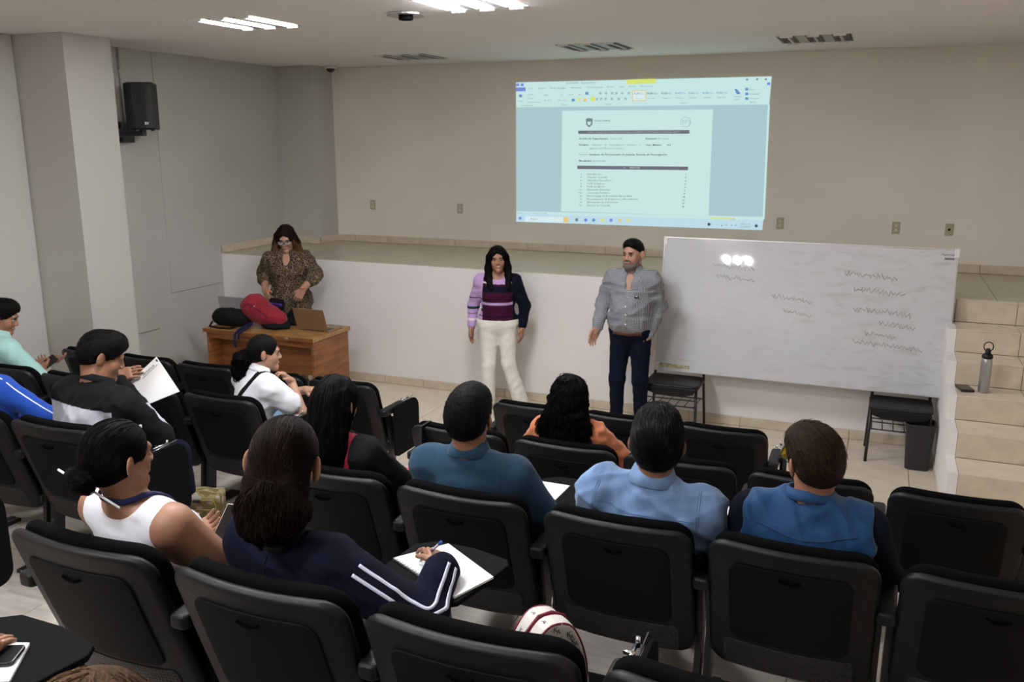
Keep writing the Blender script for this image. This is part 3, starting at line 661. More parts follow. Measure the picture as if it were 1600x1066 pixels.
# ------------------------------------------------------------------ people
class Person:
    def __init__(s, label, loc, rz, hz=.475, sc=.97, w=1.0, lean=0, side=0, twist=0, head=(0, 0, 0), skin='skin', fem=False, belly=1.0, neck=1.0, headsc=1.08, headoff=(0, 0, 0), root=None, tl=.50):
        s.root = empty('person', loc, rz, label, 'person'); s.loc = np.array(loc, float); s.Rz = rotz(math.degrees(rz)); s.sc = sc; s.w = w; s.fem = fem; s.belly = belly
        s.skin = M[skin]; s.H = np.array([0, 0, hz]); s.Rb = rotz(twist)@roty(side)@rotx(-lean); s.tl = tl
        s.nb = s.H+s.Rb@np.array([0, 0, tl*sc]); s.hs = sc*headsc
        s.Rh = s.Rb@rotx(lean*.8)@rotz(head[0])@rotx(head[1])@roty(head[2])
        s.hc = s.nb+s.Rb@(np.array([0, .022, .125+.05*(headsc-1)*2])*s.sc)+np.array(headoff); s.neckk = neck
        s.body = Field(); s.fine = []; s.arms = {}
        w_ = s.Rz@s.hc+s.loc; v_ = w_-CAM; print('HEAD', label[:40], round(800+FPX*(v_@AR)/(v_@AF)), round(533-FPX*(v_@AU)/(v_@AF)))
    def local(s, p): return s.Rz.T@(np.array(p, float)-s.loc)
    def tf(s, f): return f.frame(s.Rb, s.H, s.sc*s.tl/.5)
    def torso(s, f, g=0., k=.05, top=True):
        w = s.w; s.tf(f); b = s.belly
        hip = 1.08 if s.fem else 1.0; wa = .88 if s.fem else 1.0
        f.el((0, 0, .0), (.165*w*hip+g, .125*min(b, 1.05)+g, .13+g), k).el((0, .015*b, .16), (.145*w*wa+g, .118*b+g, .16+g), k).el((0, .0, .31), (.158*w+g, .118+g, .17+g), k)
        sw = (.15 if not s.fem else .135)*w
        f.rc((-sw, -.005, .405), (sw, -.005, .405), .062+g, .062+g, k)
        f.rc((-sw*.95, -.012, .415), (-.02, -.016, .462), .042+g, .044+g, .04).rc((sw*.95, -.012, .415), (.02, -.016, .462), .042+g, .044+g, .04)
        if s.fem: f.el((-.07, .095, .29), (.065+g, .055+g, .06+g), .04).el((.07, .095, .29), (.065+g, .055+g, .06+g), .04)
        f.frame()
    def shoulder(s, sd): return s.H+s.Rb@(np.array([sd*(.165 if not s.fem else .15)*s.w, -.005, .405])*s.sc*s.tl/.5)
    def set_arm(s, sd, elbow, wrist, hand=None, world=True, r=1.0):
        e = s.local(elbow) if world else np.array(elbow, float); wr = s.local(wrist) if world else np.array(wrist, float)
        s.arms[sd] = (s.shoulder(sd), e, wr, r); a, b, c, _ = s.arms[sd]
        s.body.frame().chain([a, b], [.052*r, .040*r], .04); s.body.rc(b, c, .040*r, .027*r, .012)
        if hand: s.hand(sd, wr, **hand)
    def hand(s, sd, W, d, n, curl=25, spread=3, fine=.0045, size=1.0, thumb=30, curls=None):
        d = unit(s.Rz.T@unit(d)); n = s.Rz.T@unit(n); n = unit(n-d*(n@d)); sv = np.cross(d, n)*sd   # palm faces n; thumb on +sv side
        z = size*s.sc; f = s.body.frame(); Q = np.stack([sv, d, n], 1); p0 = W+d*.008
        f.bx(p0+d*.046*z, (.031*z, .038*z, .006*z), .009*z, .012, R=Q); f.rc(W, p0+d*.03*z, .025*z, .022*z, .015)
        for i, (o, L) in enumerate(((.030, .070), (.0103, .078), (-.0103, .073), (-.030, .058))):
            q = p0+d*(.086-.006*abs(i-1.2))*z+sv*o*z; a = 0; dr = unit(d+sv*math.radians(spread)*(1.5-i)); cl = curls[i] if curls else curl
            for j, fr in enumerate((.46, .3, .24)):
                a += cl*(.7 if j == 0 else 1.0); v = dr*math.cos(math.radians(a))+n*math.sin(math.radians(a)); q2 = q+v*L*fr*z
                f.rc(q, q2, (.0088-.0008*j)*z, (.0082-.001*j)*z, .003); q = q2
        q = p0+d*.018*z+sv*.030*z; v = unit(sv*math.cos(math.radians(thumb))*.8+d*.9+n*math.sin(math.radians(thumb))*.9)
        q2 = q+v*.040*z; f.rc(q, q2, .0125*z, .0105*z, .008); v2 = unit(v+d*.5+n*math.radians(cl)*.6-sv*.35); f.rc(q2, q2+v2*.032*z, .0102*z, .008*z, .004)
        c = p0+d*.07*z; s.fine.append((c-.125*z, c+.125*z, fine))
    def head(s, ear=True, jaw=1.0, h=.0045, faceonly=False):
        f = s.body; f.frame(s.Rh, s.hc, s.hs)
        f.el((0, -.015, .028), (.074, .094, .086), .02).el((0, -.04, -.015), (.058, .055, .06), .04).el((0, .028, -.035), (.056*jaw, .06, .08), .02)
        for q in (-1, 1):
            f.el((q*.032, .05, -.03), (.026*jaw, .027, .03), .02); f.rc((q*.044*jaw, .0, -.065), (0, .066, -.098), .018, .018, .02)
            if ear: f.el((q*.086, -.014, -.004), (.0075, .021, .034), .010, R=rotz(q*36)).el((q*.088, .000, .0), (.006, .010, .018), .006, 's', R=rotz(q*36))
        f.el((0, .072, -.096), (.019, .017, .016), .02).rc((-.03, .077, .021), (.03, .077, .021), .012, .012, .02)
        f.rc((0, .084, .004), (0, .099, -.027), .008, .0115, .012)
        for q in (-1, 1): f.el((q*.012, .095, -.032), (.008, .009, .007), .008).el((q*.031, .099, .0), (.015, .0135, .0085), .012, 's')
        f.rc((-.017, .0855, -.059), (.017, .0855, -.059), .0055, .0055, .006).rc((-.014, .085, -.067), (.014, .085, -.067), .0065, .0065, .006)
        f.rc((-.02, .099, -.0632), (.02, .099, -.0632), .0035, .0035, .003, 's')
        a = s.hc+s.Rh@(np.array([0, -.022, -.055])*s.hs); s.neck_top = a
        f.frame(); f.rc(s.nb+s.Rb@np.array([0, -.008, -.05])*s.sc, a, .058*s.neckk*s.sc, .052*s.neckk*s.sc, .03)
        s.fine.append((s.hc-np.array([.135, .15, .16])*s.hs, s.hc+np.array([.135, .15, .15])*s.hs, h))
    def face(s, brow='hair', lips=(.30, .10, .09, 1), glasses=None, eyes=True, smile=False, beard=None):
        F_ = Field().frame(s.Rh, s.hc, s.hs)
        g = lambda p: F_.P(p)
        for q in (-1, 1):
            b = bmesh.new(); bmesh.ops.create_uvsphere(b, u_segments=12, v_segments=8, radius=.0098*s.hs)
            me = bm_mesh('eye', b); me.materials.append(M['eyew']); me.materials.append(M['iris'])
            for p in me.polygons:
                if Vector(p.center).normalized().y > .70: p.material_index = 1
            o = link('eye', me, None, s.root, g((q*.031, .0780, -.0005)), smooth=True); o.rotation_euler = Matrix(s.Rh.tolist()).to_euler()
            surf_ribbon('eyebrow', s.body, [g((q*.014, .1, .0215)), g((q*.03, .1, .0245)), g((q*.047, .085, .0185))], (.0045 if s.fem else .007)*s.hs, M[brow], s.root, .0012)
            surf_ribbon('eyelid', s.body, [g((q*.019, .1, .0065)), g((q*.031, .1, .0085)), g((q*.045, .085, .004))], .0055*s.hs, M['lash'], s.root, .001)
        lm = mat('lips', lips, .4); surf_ribbon('lips', s.body, [g((-.023, .1, -.0625+.005*smile)), g((-.008, .11, -.0605)), g((.008, .11, -.0605)), g((.023, .1, -.0625+.005*smile))], .006*s.hs, lm, s.root, .0008)
        surf_ribbon('lips', s.body, [g((-.02, .1, -.0665+.006*smile)), g((0, .11, -.071)), (g((.02, .1, -.0665+.006*smile)))], .007*s.hs, lm, s.root, .0008)
        if smile: surf_ribbon('teeth', s.body, [g((-.018, .1, -.0595)), g((-.008, .11, -.0645)), g((.008, .11, -.0645)), g((.018, .1, -.0595))], .0040*s.hs, M['whitep'], s.root, .0018)
        if glasses:
            r = s.root; lst = []
            for q in (-1, 1):
                c = [(q*.034+.030*math.cos(a*PI/10), .108-.012*abs(math.cos(a*PI/10)*1 if q*math.cos(a*PI/10) > 0 else 0), .0+.021*math.sin(a*PI/10)) for a in range(21)]
                lst.append(([g(p) for p in c], .0022*s.hs)); lst.append(([g((q*.063, .098, .006)), g((q*.078, .03, .006)), g((q*.082, -.01, .0))], .002*s.hs))
            lst.append(([g((-.008, .108, .004)), g((.008, .108, .004))], .002*s.hs)); fr = tubes('glasses_frame', lst, M['lash'], r, 6)
            gm = M[glasses]
            for q in (-1, 1):
                V = [g((q*.034+.0295*math.cos(a*PI/8), .1075-.012*max(0, q*math.cos(a*PI/8)), .0205*math.sin(a*PI/8))) for a in range(16)]; V += [v-s.Rh@np.array([0, .0015, 0]) for v in V]
                n = 16; link('lens', mesh('lens', V, [tuple(range(n)), tuple(range(2*n-1, n-1, -1))]+[(i, (i+1) % n, n+(i+1) % n, n+i) for i in range(n)]), gm, fr)
    def make_body(s, h=.011, legs='none', lo=None, hi=None):
        if legs == 'stand': pass
        return solid('body', s.body, h, s.skin, s.root, s.fine, lo=lo, hi=hi)
    def sleeve(s, f, sd, g=.012, upto=1.0, k=.04, flare=0.):
        a, b, c, r = s.arms[sd]; f.frame()
        if upto <= .5:
            e = a+(b-a)*upto*2; f.rc(a, e, .054*r+g, (.054-.012*upto*2)*r+g+flare, k)
        else:
            e = b+(c-b)*(upto-.5)*2; f.rc(a, b, .054*r+g, .043*r+g, k).rc(b, e, .043*r+g, .030*r+g+flare, k*.6)
    def neckhole(s, f, r=.068, z=.50, y=0, dz=.05, ry=None, k=.008):
        s.tf(f); f.el((0, y, z+dz*.5), (r, ry or r*.95, dz), k, 's').frame()
    def seated_legs(s, m, shoe, g=.014, spread=.11, yk=.43, zk=None, h=.012, shin=True, foot_y=.05, hemc=0):
        f = Field(); s.tf(f); f.el((0, .0, .0), (.175*s.w+g, .135*s.belly+g, .12+g), .04).frame(); zk = s.H[2] if zk is None else zk; s.legf = f
        for q in (-1, 1):
            f.rc(s.H+np.array([q*.085, .02, -.01]), (q*spread, yk, zk-.01), .085*s.w+g, .058+g, .04)
            if shin: f.rc((q*spread, yk, zk-.01), (q*spread, yk+foot_y, .12), .058+g, .045+g, .03)
        f.noise = wrinkle(.004, 3, .08); o = solid('trousers', f, h, m, s.root)
        if shin and shoe:
            for q in (-1, 1):
                sh = Field(); sh.rc((q*spread, yk+foot_y-.03, .04), (q*spread, yk+foot_y+.15, .032), .036, .03, .02).rc((q*spread, yk+foot_y, .05), (q*spread, yk+foot_y, .11), .04, .036, .02)
                sh.pl((0, 0, .004), (0, 0, -1), .004); solid('shoe', sh, .008, shoe, s.root)
    def collar(s, m, r0=.066, r1=.088, up=.035, drop=.035, z=.505, open_=40, tilt=12, name='collar', y=0.0, tip=0.0, flare=0.0, n=30, th=.004):
        V = []; F = []; a0 = math.radians(open_/2); prof = [(r0, up*.2), (r0+.001, up), (r0+.007, up+.003), (r1, up-drop), (r1-.004, up-drop-.003), (r0+.006, up-.008)]
        sc_ = s.sc*s.tl/.5; R_ = s.Rb@rotx(-tilt)
        for i in range(n+1):
            u = i/n; a = PI/2+a0+(2*PI-2*a0)*u; e = abs(2*u-1)**5
            for j, (r, z_) in enumerate(prof):
                rr = r+(tip*e if j in (3, 4) else 0)+flare*(r-r0)*2; zz = z_-(.02*e if j in (3, 4) else 0)
                p = np.array([rr*math.cos(a), y+rr*math.sin(a)*.92, z+zz]); p = R_@((p-np.array([0, y, z]))*sc_)+s.H+s.Rb@(np.array([0, y, z])*sc_); V.append(p)
        k = len(prof)
        for i in range(n):
            for j in range(k): F.append((i*k+j, i*k+(j+1) % k, (i+1)*k+(j+1) % k, (i+1)*k+j))
        F += [tuple(range(k))[::-1], tuple(n*k+j for j in range(k))]
        me = mesh(name, V, F); b = bmesh.new(); b.from_mesh(me); bmesh.ops.recalc_face_normals(b, faces=b.faces); b.to_mesh(me); b.free()
        return link(name, me, m, s.root, smooth=True)
    # ---- hair
    def hair_cap(s, g=.008, line=None, face=(.068, .075, .092), facec=(0, .097, -.035), k=.01):
        f = Field().frame(s.Rh, s.hc, s.hs); f.el((0, -.017, .03), (.076+g, .096+g, .088+g), .02).el((0, -.042, -.015), (.06+g, .058+g, .062+g), .04)
        return f
    def hair_short(s, m, g=.008, spiky=.002, seed=1, n=700, L=.014, top=0.0, nape=-.10, slope=.5, fy=-.038, back=False, lift=.003, sm=None, sb=(0, -.3, .5), sw=.0005):
        f = s.hair_cap(g); f.el((0, .025, .07), (.062+g, .062+g, .045+g+top), .02)
        f.el((0, .118, fy), (.075, .082, .10), .02, 's')
        nn = unit((0, slope, -1)); f.pl((0, -.1, nape), nn, .028)
        for q in (-1, 1): f.el((q*.098, -.006, -.012), (.034, .034, .042), .01, 's')
        f.noise = wrinkle(spiky, seed, .02, 6); s.hf = f; o = solid('hair', f, .0045, m, s.root)
        R = s.Rh; dirs = lambda rg, k: ((lambda D: D/np.linalg.norm(D, axis=1)[:, None])(rg.normal(size=(k, 3))+np.array(sb)))@R.T
        fl = (lambda P: np.tile(R@np.array([0, -.9, -.5]), (len(P), 1))) if back else (lambda P: np.tile(R@np.array([0, .8, -.2]), (len(P), 1))+(P-s.hc)*2)
        strands('hair_strands', f, sm or m, s.root, s.hc, dirs, int(n*1.3), 4, L/4, fl, sw, .0003, .0004, seed, lift=lift)
        return o
    def hair_cut(s, f, low=True):
        f.frame(s.Rh, s.hc, s.hs).el((0, .125, -.030), (.074, .078, .110), .020, 's'); return f
    def flow_strands(s, f, m, n=350, steps=16, step=.02, wave=0, seed=0, r=.0011, pull=None, wl=.05, lift=.002, name='hair_strands', bias=(0, -.4, .35)):
        R = s.Rh; c = s.hc
        dirs = lambda rg, k: ((lambda D: D/np.linalg.norm(D, axis=1)[:, None])(rg.normal(size=(k, 3))+np.array(bias)))@R.T
        if pull is None:
            def fl(P): X = (P-c)@R; v = np.stack([X[:, 0]*4, -np.ones(len(P))*.35*(X[:, 2] > -.02), -np.ones(len(P))*.9-2*(X[:, 2] < 0)], 1); return v@R.T
        else:
            t = np.array(pull)
            def fl(P): return (t-P)
        return strands(name, f, m, s.root, c, dirs, n, steps, step, fl, r, .001, wave, seed, lift, wl)
M['eyew'] = mat('eye_white', (.24, .22, .20, 1), .25); M['iris'] = mat('iris', (.02, .012, .008, 1), .15); M['lash'] = mat('dark_frame', (.008, .006, .006, 1), .35)
def clear(name, col, al):
    m, t, p = nt(name); p.inputs['Base Color'].default_value = col; p.inputs['Alpha'].default_value = al; p.inputs['Roughness'].default_value = .05; return m
M['lensclear'] = clear('clear_lens', (.6, .65, .7, 1), .18); M['lensyellow'] = clear('yellow_lens', (.75, .62, .02, 1), .85)
def cloth(name, col, rough=.85, bump=.12, bs=420, sheen=.25, var=.08, vs=6):
    dk = max(col[:3]) < .06
    return mat(name, col, rough, bump=bump, bscale=bs, sheen=.015 if dk else sheen*.5, var=var, vscale=vs, spec=.05 if dk else .15)
# ------------------------------------------------------------------ cloth materials
M['teal'] = cloth('teal_pique', (.018, .052, .092, 1)); M['denim'] = mat('light_denim', (.165, .27, .47, 1), .8, bump=.15, bscale=420, var=.22, vscale=14, stretch=(1, 1, .35), sheen=.2, spec=.2)
M['vest'] = cloth('blue_quilted_vest', (.011, .052, .14, 1), .6, .15, 200); M['navy'] = cloth('navy_fleece', (.007, .008, .019, 1)); M['stripe'] = cloth('white_stripe_tape', (.62, .64, .78, 1), .8)
M['whitec'] = cloth('white_cotton', (.80, .80, .84, 1)); M['orange'] = cloth('orange_satin', (.56, .19, .09, 1), .55, .1, 150); M['mint'] = cloth('mint_shirt', (.34, .56, .53, 1))
M['bblue'] = cloth('bright_blue_knit', (.014, .065, .36, 1)); M['blackc'] = cloth('black_cloth', (.010, .010, .011, 1)); M['greyc'] = cloth('pale_grey_cloth', (.50, .51, .58, 1))
M['trouser'] = cloth('grey_trousers', (.10, .10, .11, 1)); M['trousernavy'] = cloth('dark_navy_trousers', (.006, .008, .02, 1)); M['red'] = cloth('crimson_quilt', (.40, .015, .045, 1), .6, .6, 60)
M['cream'] = cloth('off_white_trousers', (.80, .78, .72, 1), .8, .1); M['plum'] = cloth('plum_knit', (.050, .008, .030, 1)); M['lilac'] = cloth('lilac_knit', (.50, .33, .60, 1)); M['dnavy'] = cloth('dark_navy_knit', (.006, .008, .018, 1)); M['knitw'] = cloth('white_knit', (.75, .72, .75, 1)); M['dgreen'] = cloth('dark_green_knit', (.01, .04, .045, 1))
M['greyt'] = cloth('grey_green_trousers', (.36, .37, .35, 1)); M['shoe'] = mat('black_shoe', (.01, .01, .01, 1), .3); M['shoew'] = mat('pale_shoe', (.7, .66, .6, 1), .4)
M['seam'] = mat('blue_stitching', (.09, .17, .33, 1), .9); M['seamd'] = mat('dark_seam', (.006, .03, .08, 1), .9); M['lany'] = cloth('navy_lanyard', (.01, .014, .06, 1))
def leopard():
    m, t, p = nt('leopard_print_fabric'); p.inputs['Roughness'].default_value = .8
    tc = N(t, 'ShaderNodeTexCoord'); nz = N(t, 'ShaderNodeTexNoise', Scale=18.0); t.links.new(tc.outputs['Object'], nz.inputs['Vector'])
    ad = N(t, 'ShaderNodeVectorMath', operation='MULTIPLY_ADD'); ad.inputs[1].default_value = (.03, .03, .03); t.links.new(nz.outputs['Color'], ad.inputs[0]); t.links.new(tc.outputs['Object'], ad.inputs[2])
    vo = N(t, 'ShaderNodeTexVoronoi', Scale=42.0, feature='DISTANCE_TO_EDGE'); t.links.new(ad.outputs[0], vo.inputs['Vector'])
    n2 = N(t, 'ShaderNodeTexNoise', Scale=60.0); t.links.new(tc.outputs['Object'], n2.inputs['Vector'])
    mu = N(t, 'ShaderNodeMath', operation='MULTIPLY'); mu.inputs[1].default_value = .10; t.links.new(n2.outputs[0], mu.inputs[0])
    sb = N(t, 'ShaderNodeMath', operation='SUBTRACT'); t.links.new(vo.outputs[0], sb.inputs[0]); t.links.new(mu.outputs[0], sb.inputs[1])
    cr = N(t, 'ShaderNodeValToRGB'); e = cr.color_ramp.elements; e[0].position = 0; e[0].color = (.22, .14, .07, 1); e[1].position = .035; e[1].color = (.012, .009, .008, 1); cr.color_ramp.interpolation = 'LINEAR'
    t.links.new(sb.outputs[0], cr.inputs[0]); t.links.new(cr.outputs[0], p.inputs['Base Color']); return m
M['leo'] = leopard()
def gingham():
    m, t, p = nt('grey_gingham_shirt'); p.inputs['Roughness'].default_value = .85
    tc = N(t, 'ShaderNodeTexCoord'); sp = N(t, 'ShaderNodeSeparateXYZ'); t.links.new(tc.outputs['Object'], sp.inputs[0]); o = []
    for ax in ('X', 'Z'):
        a = N(t, 'ShaderNodeMath', operation='MULTIPLY'); a.inputs[1].default_value = 2*PI/.0115; t.links.new(sp.outputs[ax], a.inputs[0])
        b = N(t, 'ShaderNodeMath', operation='SINE'); t.links.new(a.outputs[0], b.inputs[0]); c = N(t, 'ShaderNodeMath', operation='GREATER_THAN'); c.inputs[1].default_value = 0; t.links.new(b.outputs[0], c.inputs[0]); o.append(c)
    s = N(t, 'ShaderNodeMath', operation='ADD'); t.links.new(o[0].outputs[0], s.inputs[0]); t.links.new(o[1].outputs[0], s.inputs[1])
    h = N(t, 'ShaderNodeMath', operation='MULTIPLY'); h.inputs[1].default_value = .5; t.links.new(s.outputs[0], h.inputs[0])
    cr = N(t, 'ShaderNodeValToRGB'); e = cr.color_ramp.elements; e[0].position = 0; e[0].color = (.38, .39, .42, 1); e[1].position = 1; e[1].color = (.055, .06, .075, 1)
    t.links.new(h.outputs[0], cr.inputs[0]); t.links.new(cr.outputs[0], p.inputs['Base Color']); return m
M['ging'] = gingham()
def rest_arms(p, w=1.0, y=.30, z=.60, hands=True, r=1.0):
    for q in (-1, 1):
        p.set_arm(q, (q*.25*w, .09, .64), (q*.12, y, z), dict(d=p.Rz@np.array([-q*.5, 1, -.1]), n=(0, 0, -1), curl=20, fine=.007) if hands else None, world=False, r=r)
# ------------------------------------------------------------------ audience, third row (nearest backs first)
def build_teal():
    p = Person('man in a teal polo shirt with short black hair, seated third row', (4.46, -4.70, .36), 0, w=1.2, sc=.97, lean=-8, head=(2, 0, 2), skin='skin', belly=1.15, neck=1.2)
    p.torso(p.body); rest_arms(p, 1.03, r=1.15); p.head(h=.0045); p.make_body(.012)
    f = Field(); p.torso(f, .013); [p.sleeve(f, q, .016, .42, flare=.01) for q in (-1, 1)]; p.neckhole(f, .066, .52, dz=.06); f.noise = wrinkle(.006, 5, .11, 6, [(0, .3, 1), (.4, 0, 1), (.6, .2, .6)])
    solid('polo_shirt', f, .0075, M['teal'], p.root, lo=(-1, -1, p.H[2]-.05)); p.tf(f)
    p.collar(M['teal'], .064, .096, .03, .055, .505, 30, 14, tip=.012); p.tf(f)
    for q in (-1, 1): surf_ribbon('armhole_seam', f, [f.P((q*.165, -.2, .20)), f.P((q*.172, -.2, .32)), f.P((q*.17, -.1, .46))], .003, M['seamd'], p.root, .0005)
    p.seated_legs(M['trousernavy'], M['shoe']); p.hair_short(M['hair'], .010, .002, 2, 900, .012, top=.006, nape=-.088, slope=.5); return p
def build_denim():
    p = Person('man in a light denim shirt with wavy black hair, seated third row', (5.17, -4.70, .36), 0, w=1.25, sc=.97, lean=-8, side=4, head=(12, 4, -3), skin='skin', belly=1.15, neck=1.25)
    p.torso(p.body); rest_arms(p, 1.02, r=1.2); p.head(); p.make_body(.012)
    f = Field(); p.torso(f, .016); [p.sleeve(f, q, .02, 1.0) for q in (-1, 1)]; p.neckhole(f, .068, .52, dz=.06); f.noise = wrinkle(.017, 8, .15, 7, [(.2, .3, 1), (-.2, 0, 1), (.6, .2, .9), (.1, 0, 1)])
    solid('denim_shirt', f, .0075, M['denim'], p.root, lo=(-1, -1, p.H[2]-.05)); p.tf(f); g = f.P
    p.collar(M['denim'], .066, .098, .032, .062, .508, 30, 14, tip=.02); p.tf(f); q = 1
    for dz in (0, -.008): surf_ribbon('yoke_seam', f, [g((x, -.19, .415+dz-.1*abs(x)*.3)) for x in np.linspace(-.19, .19, 9)], .0022, M['seam'], p.root, .0004)
    for q in (-1, 1):
        for dx in (0, .009): surf_ribbon('armhole_seam', f, [g((q*(.215-dx), -.17, .24)), g((q*(.212-dx), -.16, .34)), g((q*(.202-dx), -.11, .43)), g((q*(.190-dx), -.02, .5))], .0022, M['seam'], p.root, .0004)
    p.seated_legs(M['trousernavy'], M['shoe']); p.hair_short(M['hair'], .013, .003, 4, 1500, .045, top=.008, nape=-.10, slope=.42, back=True, lift=.004, sm=M['hairs'], sb=(0, -.2, 1.2), sw=.0007); return p
def build_vest():
    p = Person('man in a blue quilted vest and yellow-lens glasses with thinning crown, third row', (5.75, -4.70, .36), 0, w=1.2, sc=.97, lean=-6, head=(36, -4, -8), skin='skin', belly=1.15, neck=1.15)
    p.torso(p.body); rest_arms(p, 1.06, r=1.0); p.head(); p.make_body(.012); p.face(glasses='lensyellow')
    f = Field(); [p.sleeve(f, q, .018, 1.0) for q in (-1, 1)]; p.torso(f, .010); p.neckhole(f, .062, .52, dz=.06); solid('dark_shirt', f, .009, M['dnavy'], p.root, lo=(-1, -1, p.H[2]-.05))
    f = Field(); p.torso(f, .028); p.tf(f); f.rc((-.20, -.01, .375), (.20, -.01, .375), .10, .10, .04); f.el((0, 0, .20), (.27, .17, .24), .05); f.pl((.262, 0, 0), (1, 0, .10), .012).pl((-.262, 0, 0), (-1, 0, .10), .012); p.neckhole(f, .074, .50, dz=.07)
    
    f.noise = wrinkle(.012, 11, .13, 7, [(.3, .2, 1), (-.4, 0, .9), (.7, .2, .6)]); solid('vest', f, .0075, M['vest'], p.root, lo=(-1, -1, p.H[2]-.05)); p.tf(f); g = f.P
    surf_ribbon('yoke_seam', f, [g((x, -.2, .475-.055*math.cos(x/.19*1.4))) for x in np.linspace(-.18, .18, 9)], .004, M['seamd'], p.root, .0015)
    surf_ribbon('yoke_seam', f, [g((x, -.2, .40-.05*math.cos(x/.19*1.4))) for x in np.linspace(-.18, .18, 9)], .004, M['seamd'], p.root, .0015)
    p.collar(M['vest'], .072, .098, .030, .03, .50, 50, 14, tip=.07)
    p.seated_legs(M['trousernavy'], M['shoe']); p.hair_short(M['hairm'], .009, .002, 7, 450, .034, nape=-.10, slope=.45, back=True, lift=.005, sm=M['hairbr'], sb=(0, -.9, 2.2), sw=.0006); return p
def build_red():
    p = Person('woman with long straight black hair in black with a crimson back panel', (3.81, -4.69, .36), 0, w=1.05, sc=.91, lean=-5, head=(-5, -4, 2), skin='skin2', fem=True)
    p.torso(p.body); p.set_arm(-1, (-.25, .09, .64), (-.12, .30, .60), None, False); p.set_arm(1, (.25, .14, .61), (.15, .38, .60), dict(d=(-.3, 1, 0), n=(0, 0, -1), fine=.007), False); p.head(); p.make_body(.012)
    f = Field(); p.torso(f, .016); [p.sleeve(f, q, .022, 1.0) for q in (-1, 1)]; p.neckhole(f, .06, .52, dz=.05); f.noise = wrinkle(.008, 15, .1)
    def asg(C): X = (C-p.H)@p.Rb; return ((np.abs(X[:, 0]) < .105) & (X[:, 1] < 0)).astype(int)
    solid('top', f, .008, [M['blackc'], M['red']], p.root, assign=asg, lo=(-1, -1, p.H[2]-.05))
    p.seated_legs(M['trousernavy'], M['shoe']); h = p.hair_cap(.016); h.el((0, -.055, -.05), (.092, .075, .12), .04); p.hair_cut(h); p.tf(h); h.el((0, -.085, .46), (.105, .06, .17), .05).el((-.03, -.10, .36), (.085, .048, .14), .04).frame()
    h.noise = wrinkle(.007, 4, .03, 6, [(1, .21, .05), (1, -.19, 0)]); solid('hair', h, .006, M['hair'], p.root); p.flow_strands(h, M['hair'], 550, 22, .02, .0015, 3, .0012); return p
def build_black():
    p = Person('man in a black jacket with pale grey band, bent over a spiral notebook', (2.27, -4.68, .36), 0, w=1.28, sc=.97, lean=10, side=0, twist=-8, head=(-32, -20, 0), skin='skin', belly=1.15, neck=1.3)
    p.torso(p.body); p.set_arm(-1, (-.27, .12, .60), (-.12, .34, .60), None, False, 1.2); p.set_arm(1, (2.52, -4.46, 1.00), (2.10, -4.33, 1.235), dict(d=(.75, .55, .35), n=(.1, .9, -.5), curl=16, fine=.005), True, 1.15); p.head(); p.make_body(.012)
    f = Field(); p.torso(f, .02); [p.sleeve(f, q, .026, .95) for q in (-1, 1)]; p.neckhole(f, .07, .53, dz=.06); f.noise = wrinkle(.010, 21, .12, 6, [(.2, .3, 1), (.8, 0, .6), (-.4, 0, 1)])
    s1 = p.arms[1]
    def asg(C): X = (C-p.H)@p.Rb; return ((X[:, 2] < .365) & (X[:, 0] > -.32) & (X[:, 0] < .235)).astype(int)
    solid('jacket', f, .0055, [M['blackc'], M['greyc']], p.root, assign=asg, lo=(-1, -1, p.H[2]-.05)); p.collar(M['blackc'], .074, .10, .03, .03, .50, 50, 14)
    f.frame(); lg = s1[1]*.7+s1[0]*.3; box('sleeve_logo', -.010, .010, -.004, .004, -.008, .008, M['whitep'], p.root, loc=tuple(f.project(np.array([lg+np.array([.05, -.1, .05])]), .001)[0]), bev=.002)
    p.seated_legs(M['trousernavy'], M['shoe'], spread=.15); p.hair_short(M['hair'], .010, .002, 12, 1100, .014, top=.010, nape=-.085, slope=.6); return p
def build_blue():
    p = Person('person in a bright blue long-sleeved top at the left edge beside the man in black', (1.58, -4.68, .36), 0, w=1.1, sc=.88, lean=4, side=-14, head=(10, -12, -8), skin='skin', neck=1.1)
    p.torso(p.body); p.set_arm(-1, (-.27, .15, .62), (-.10, .38, .60), None, False); p.set_arm(1, (1.86, -4.50, 1.00), (1.99, -4.26, 1.01), dict(d=(.3, .9, -.1), n=(0, 0, -1), fine=.007)); p.head(h=.006); p.make_body(.012)
    f = Field(); p.torso(f, .016); [p.sleeve(f, q, .014, .92) for q in (-1, 1)]; p.neckhole(f, .065, .52); f.noise = wrinkle(.007, 31, .1); solid('top', f, .008, M['bblue'], p.root, lo=(-1, -1, p.H[2]-.05))
    a, b, c, _ = p.arms[1]; f.frame(); surf_ribbon('shoulder_piping', f, [a+np.array([0, -.04, .1]), a*.6+b*.4+np.array([.05, -.04, .07]), b+np.array([.06, -.02, .05])], .006, M['whitec'], p.root, .001)
    p.seated_legs(M['trousernavy'], M['shoe']); p.hair_short(M['hair'], .010, .003, 33, 400, .015); return p
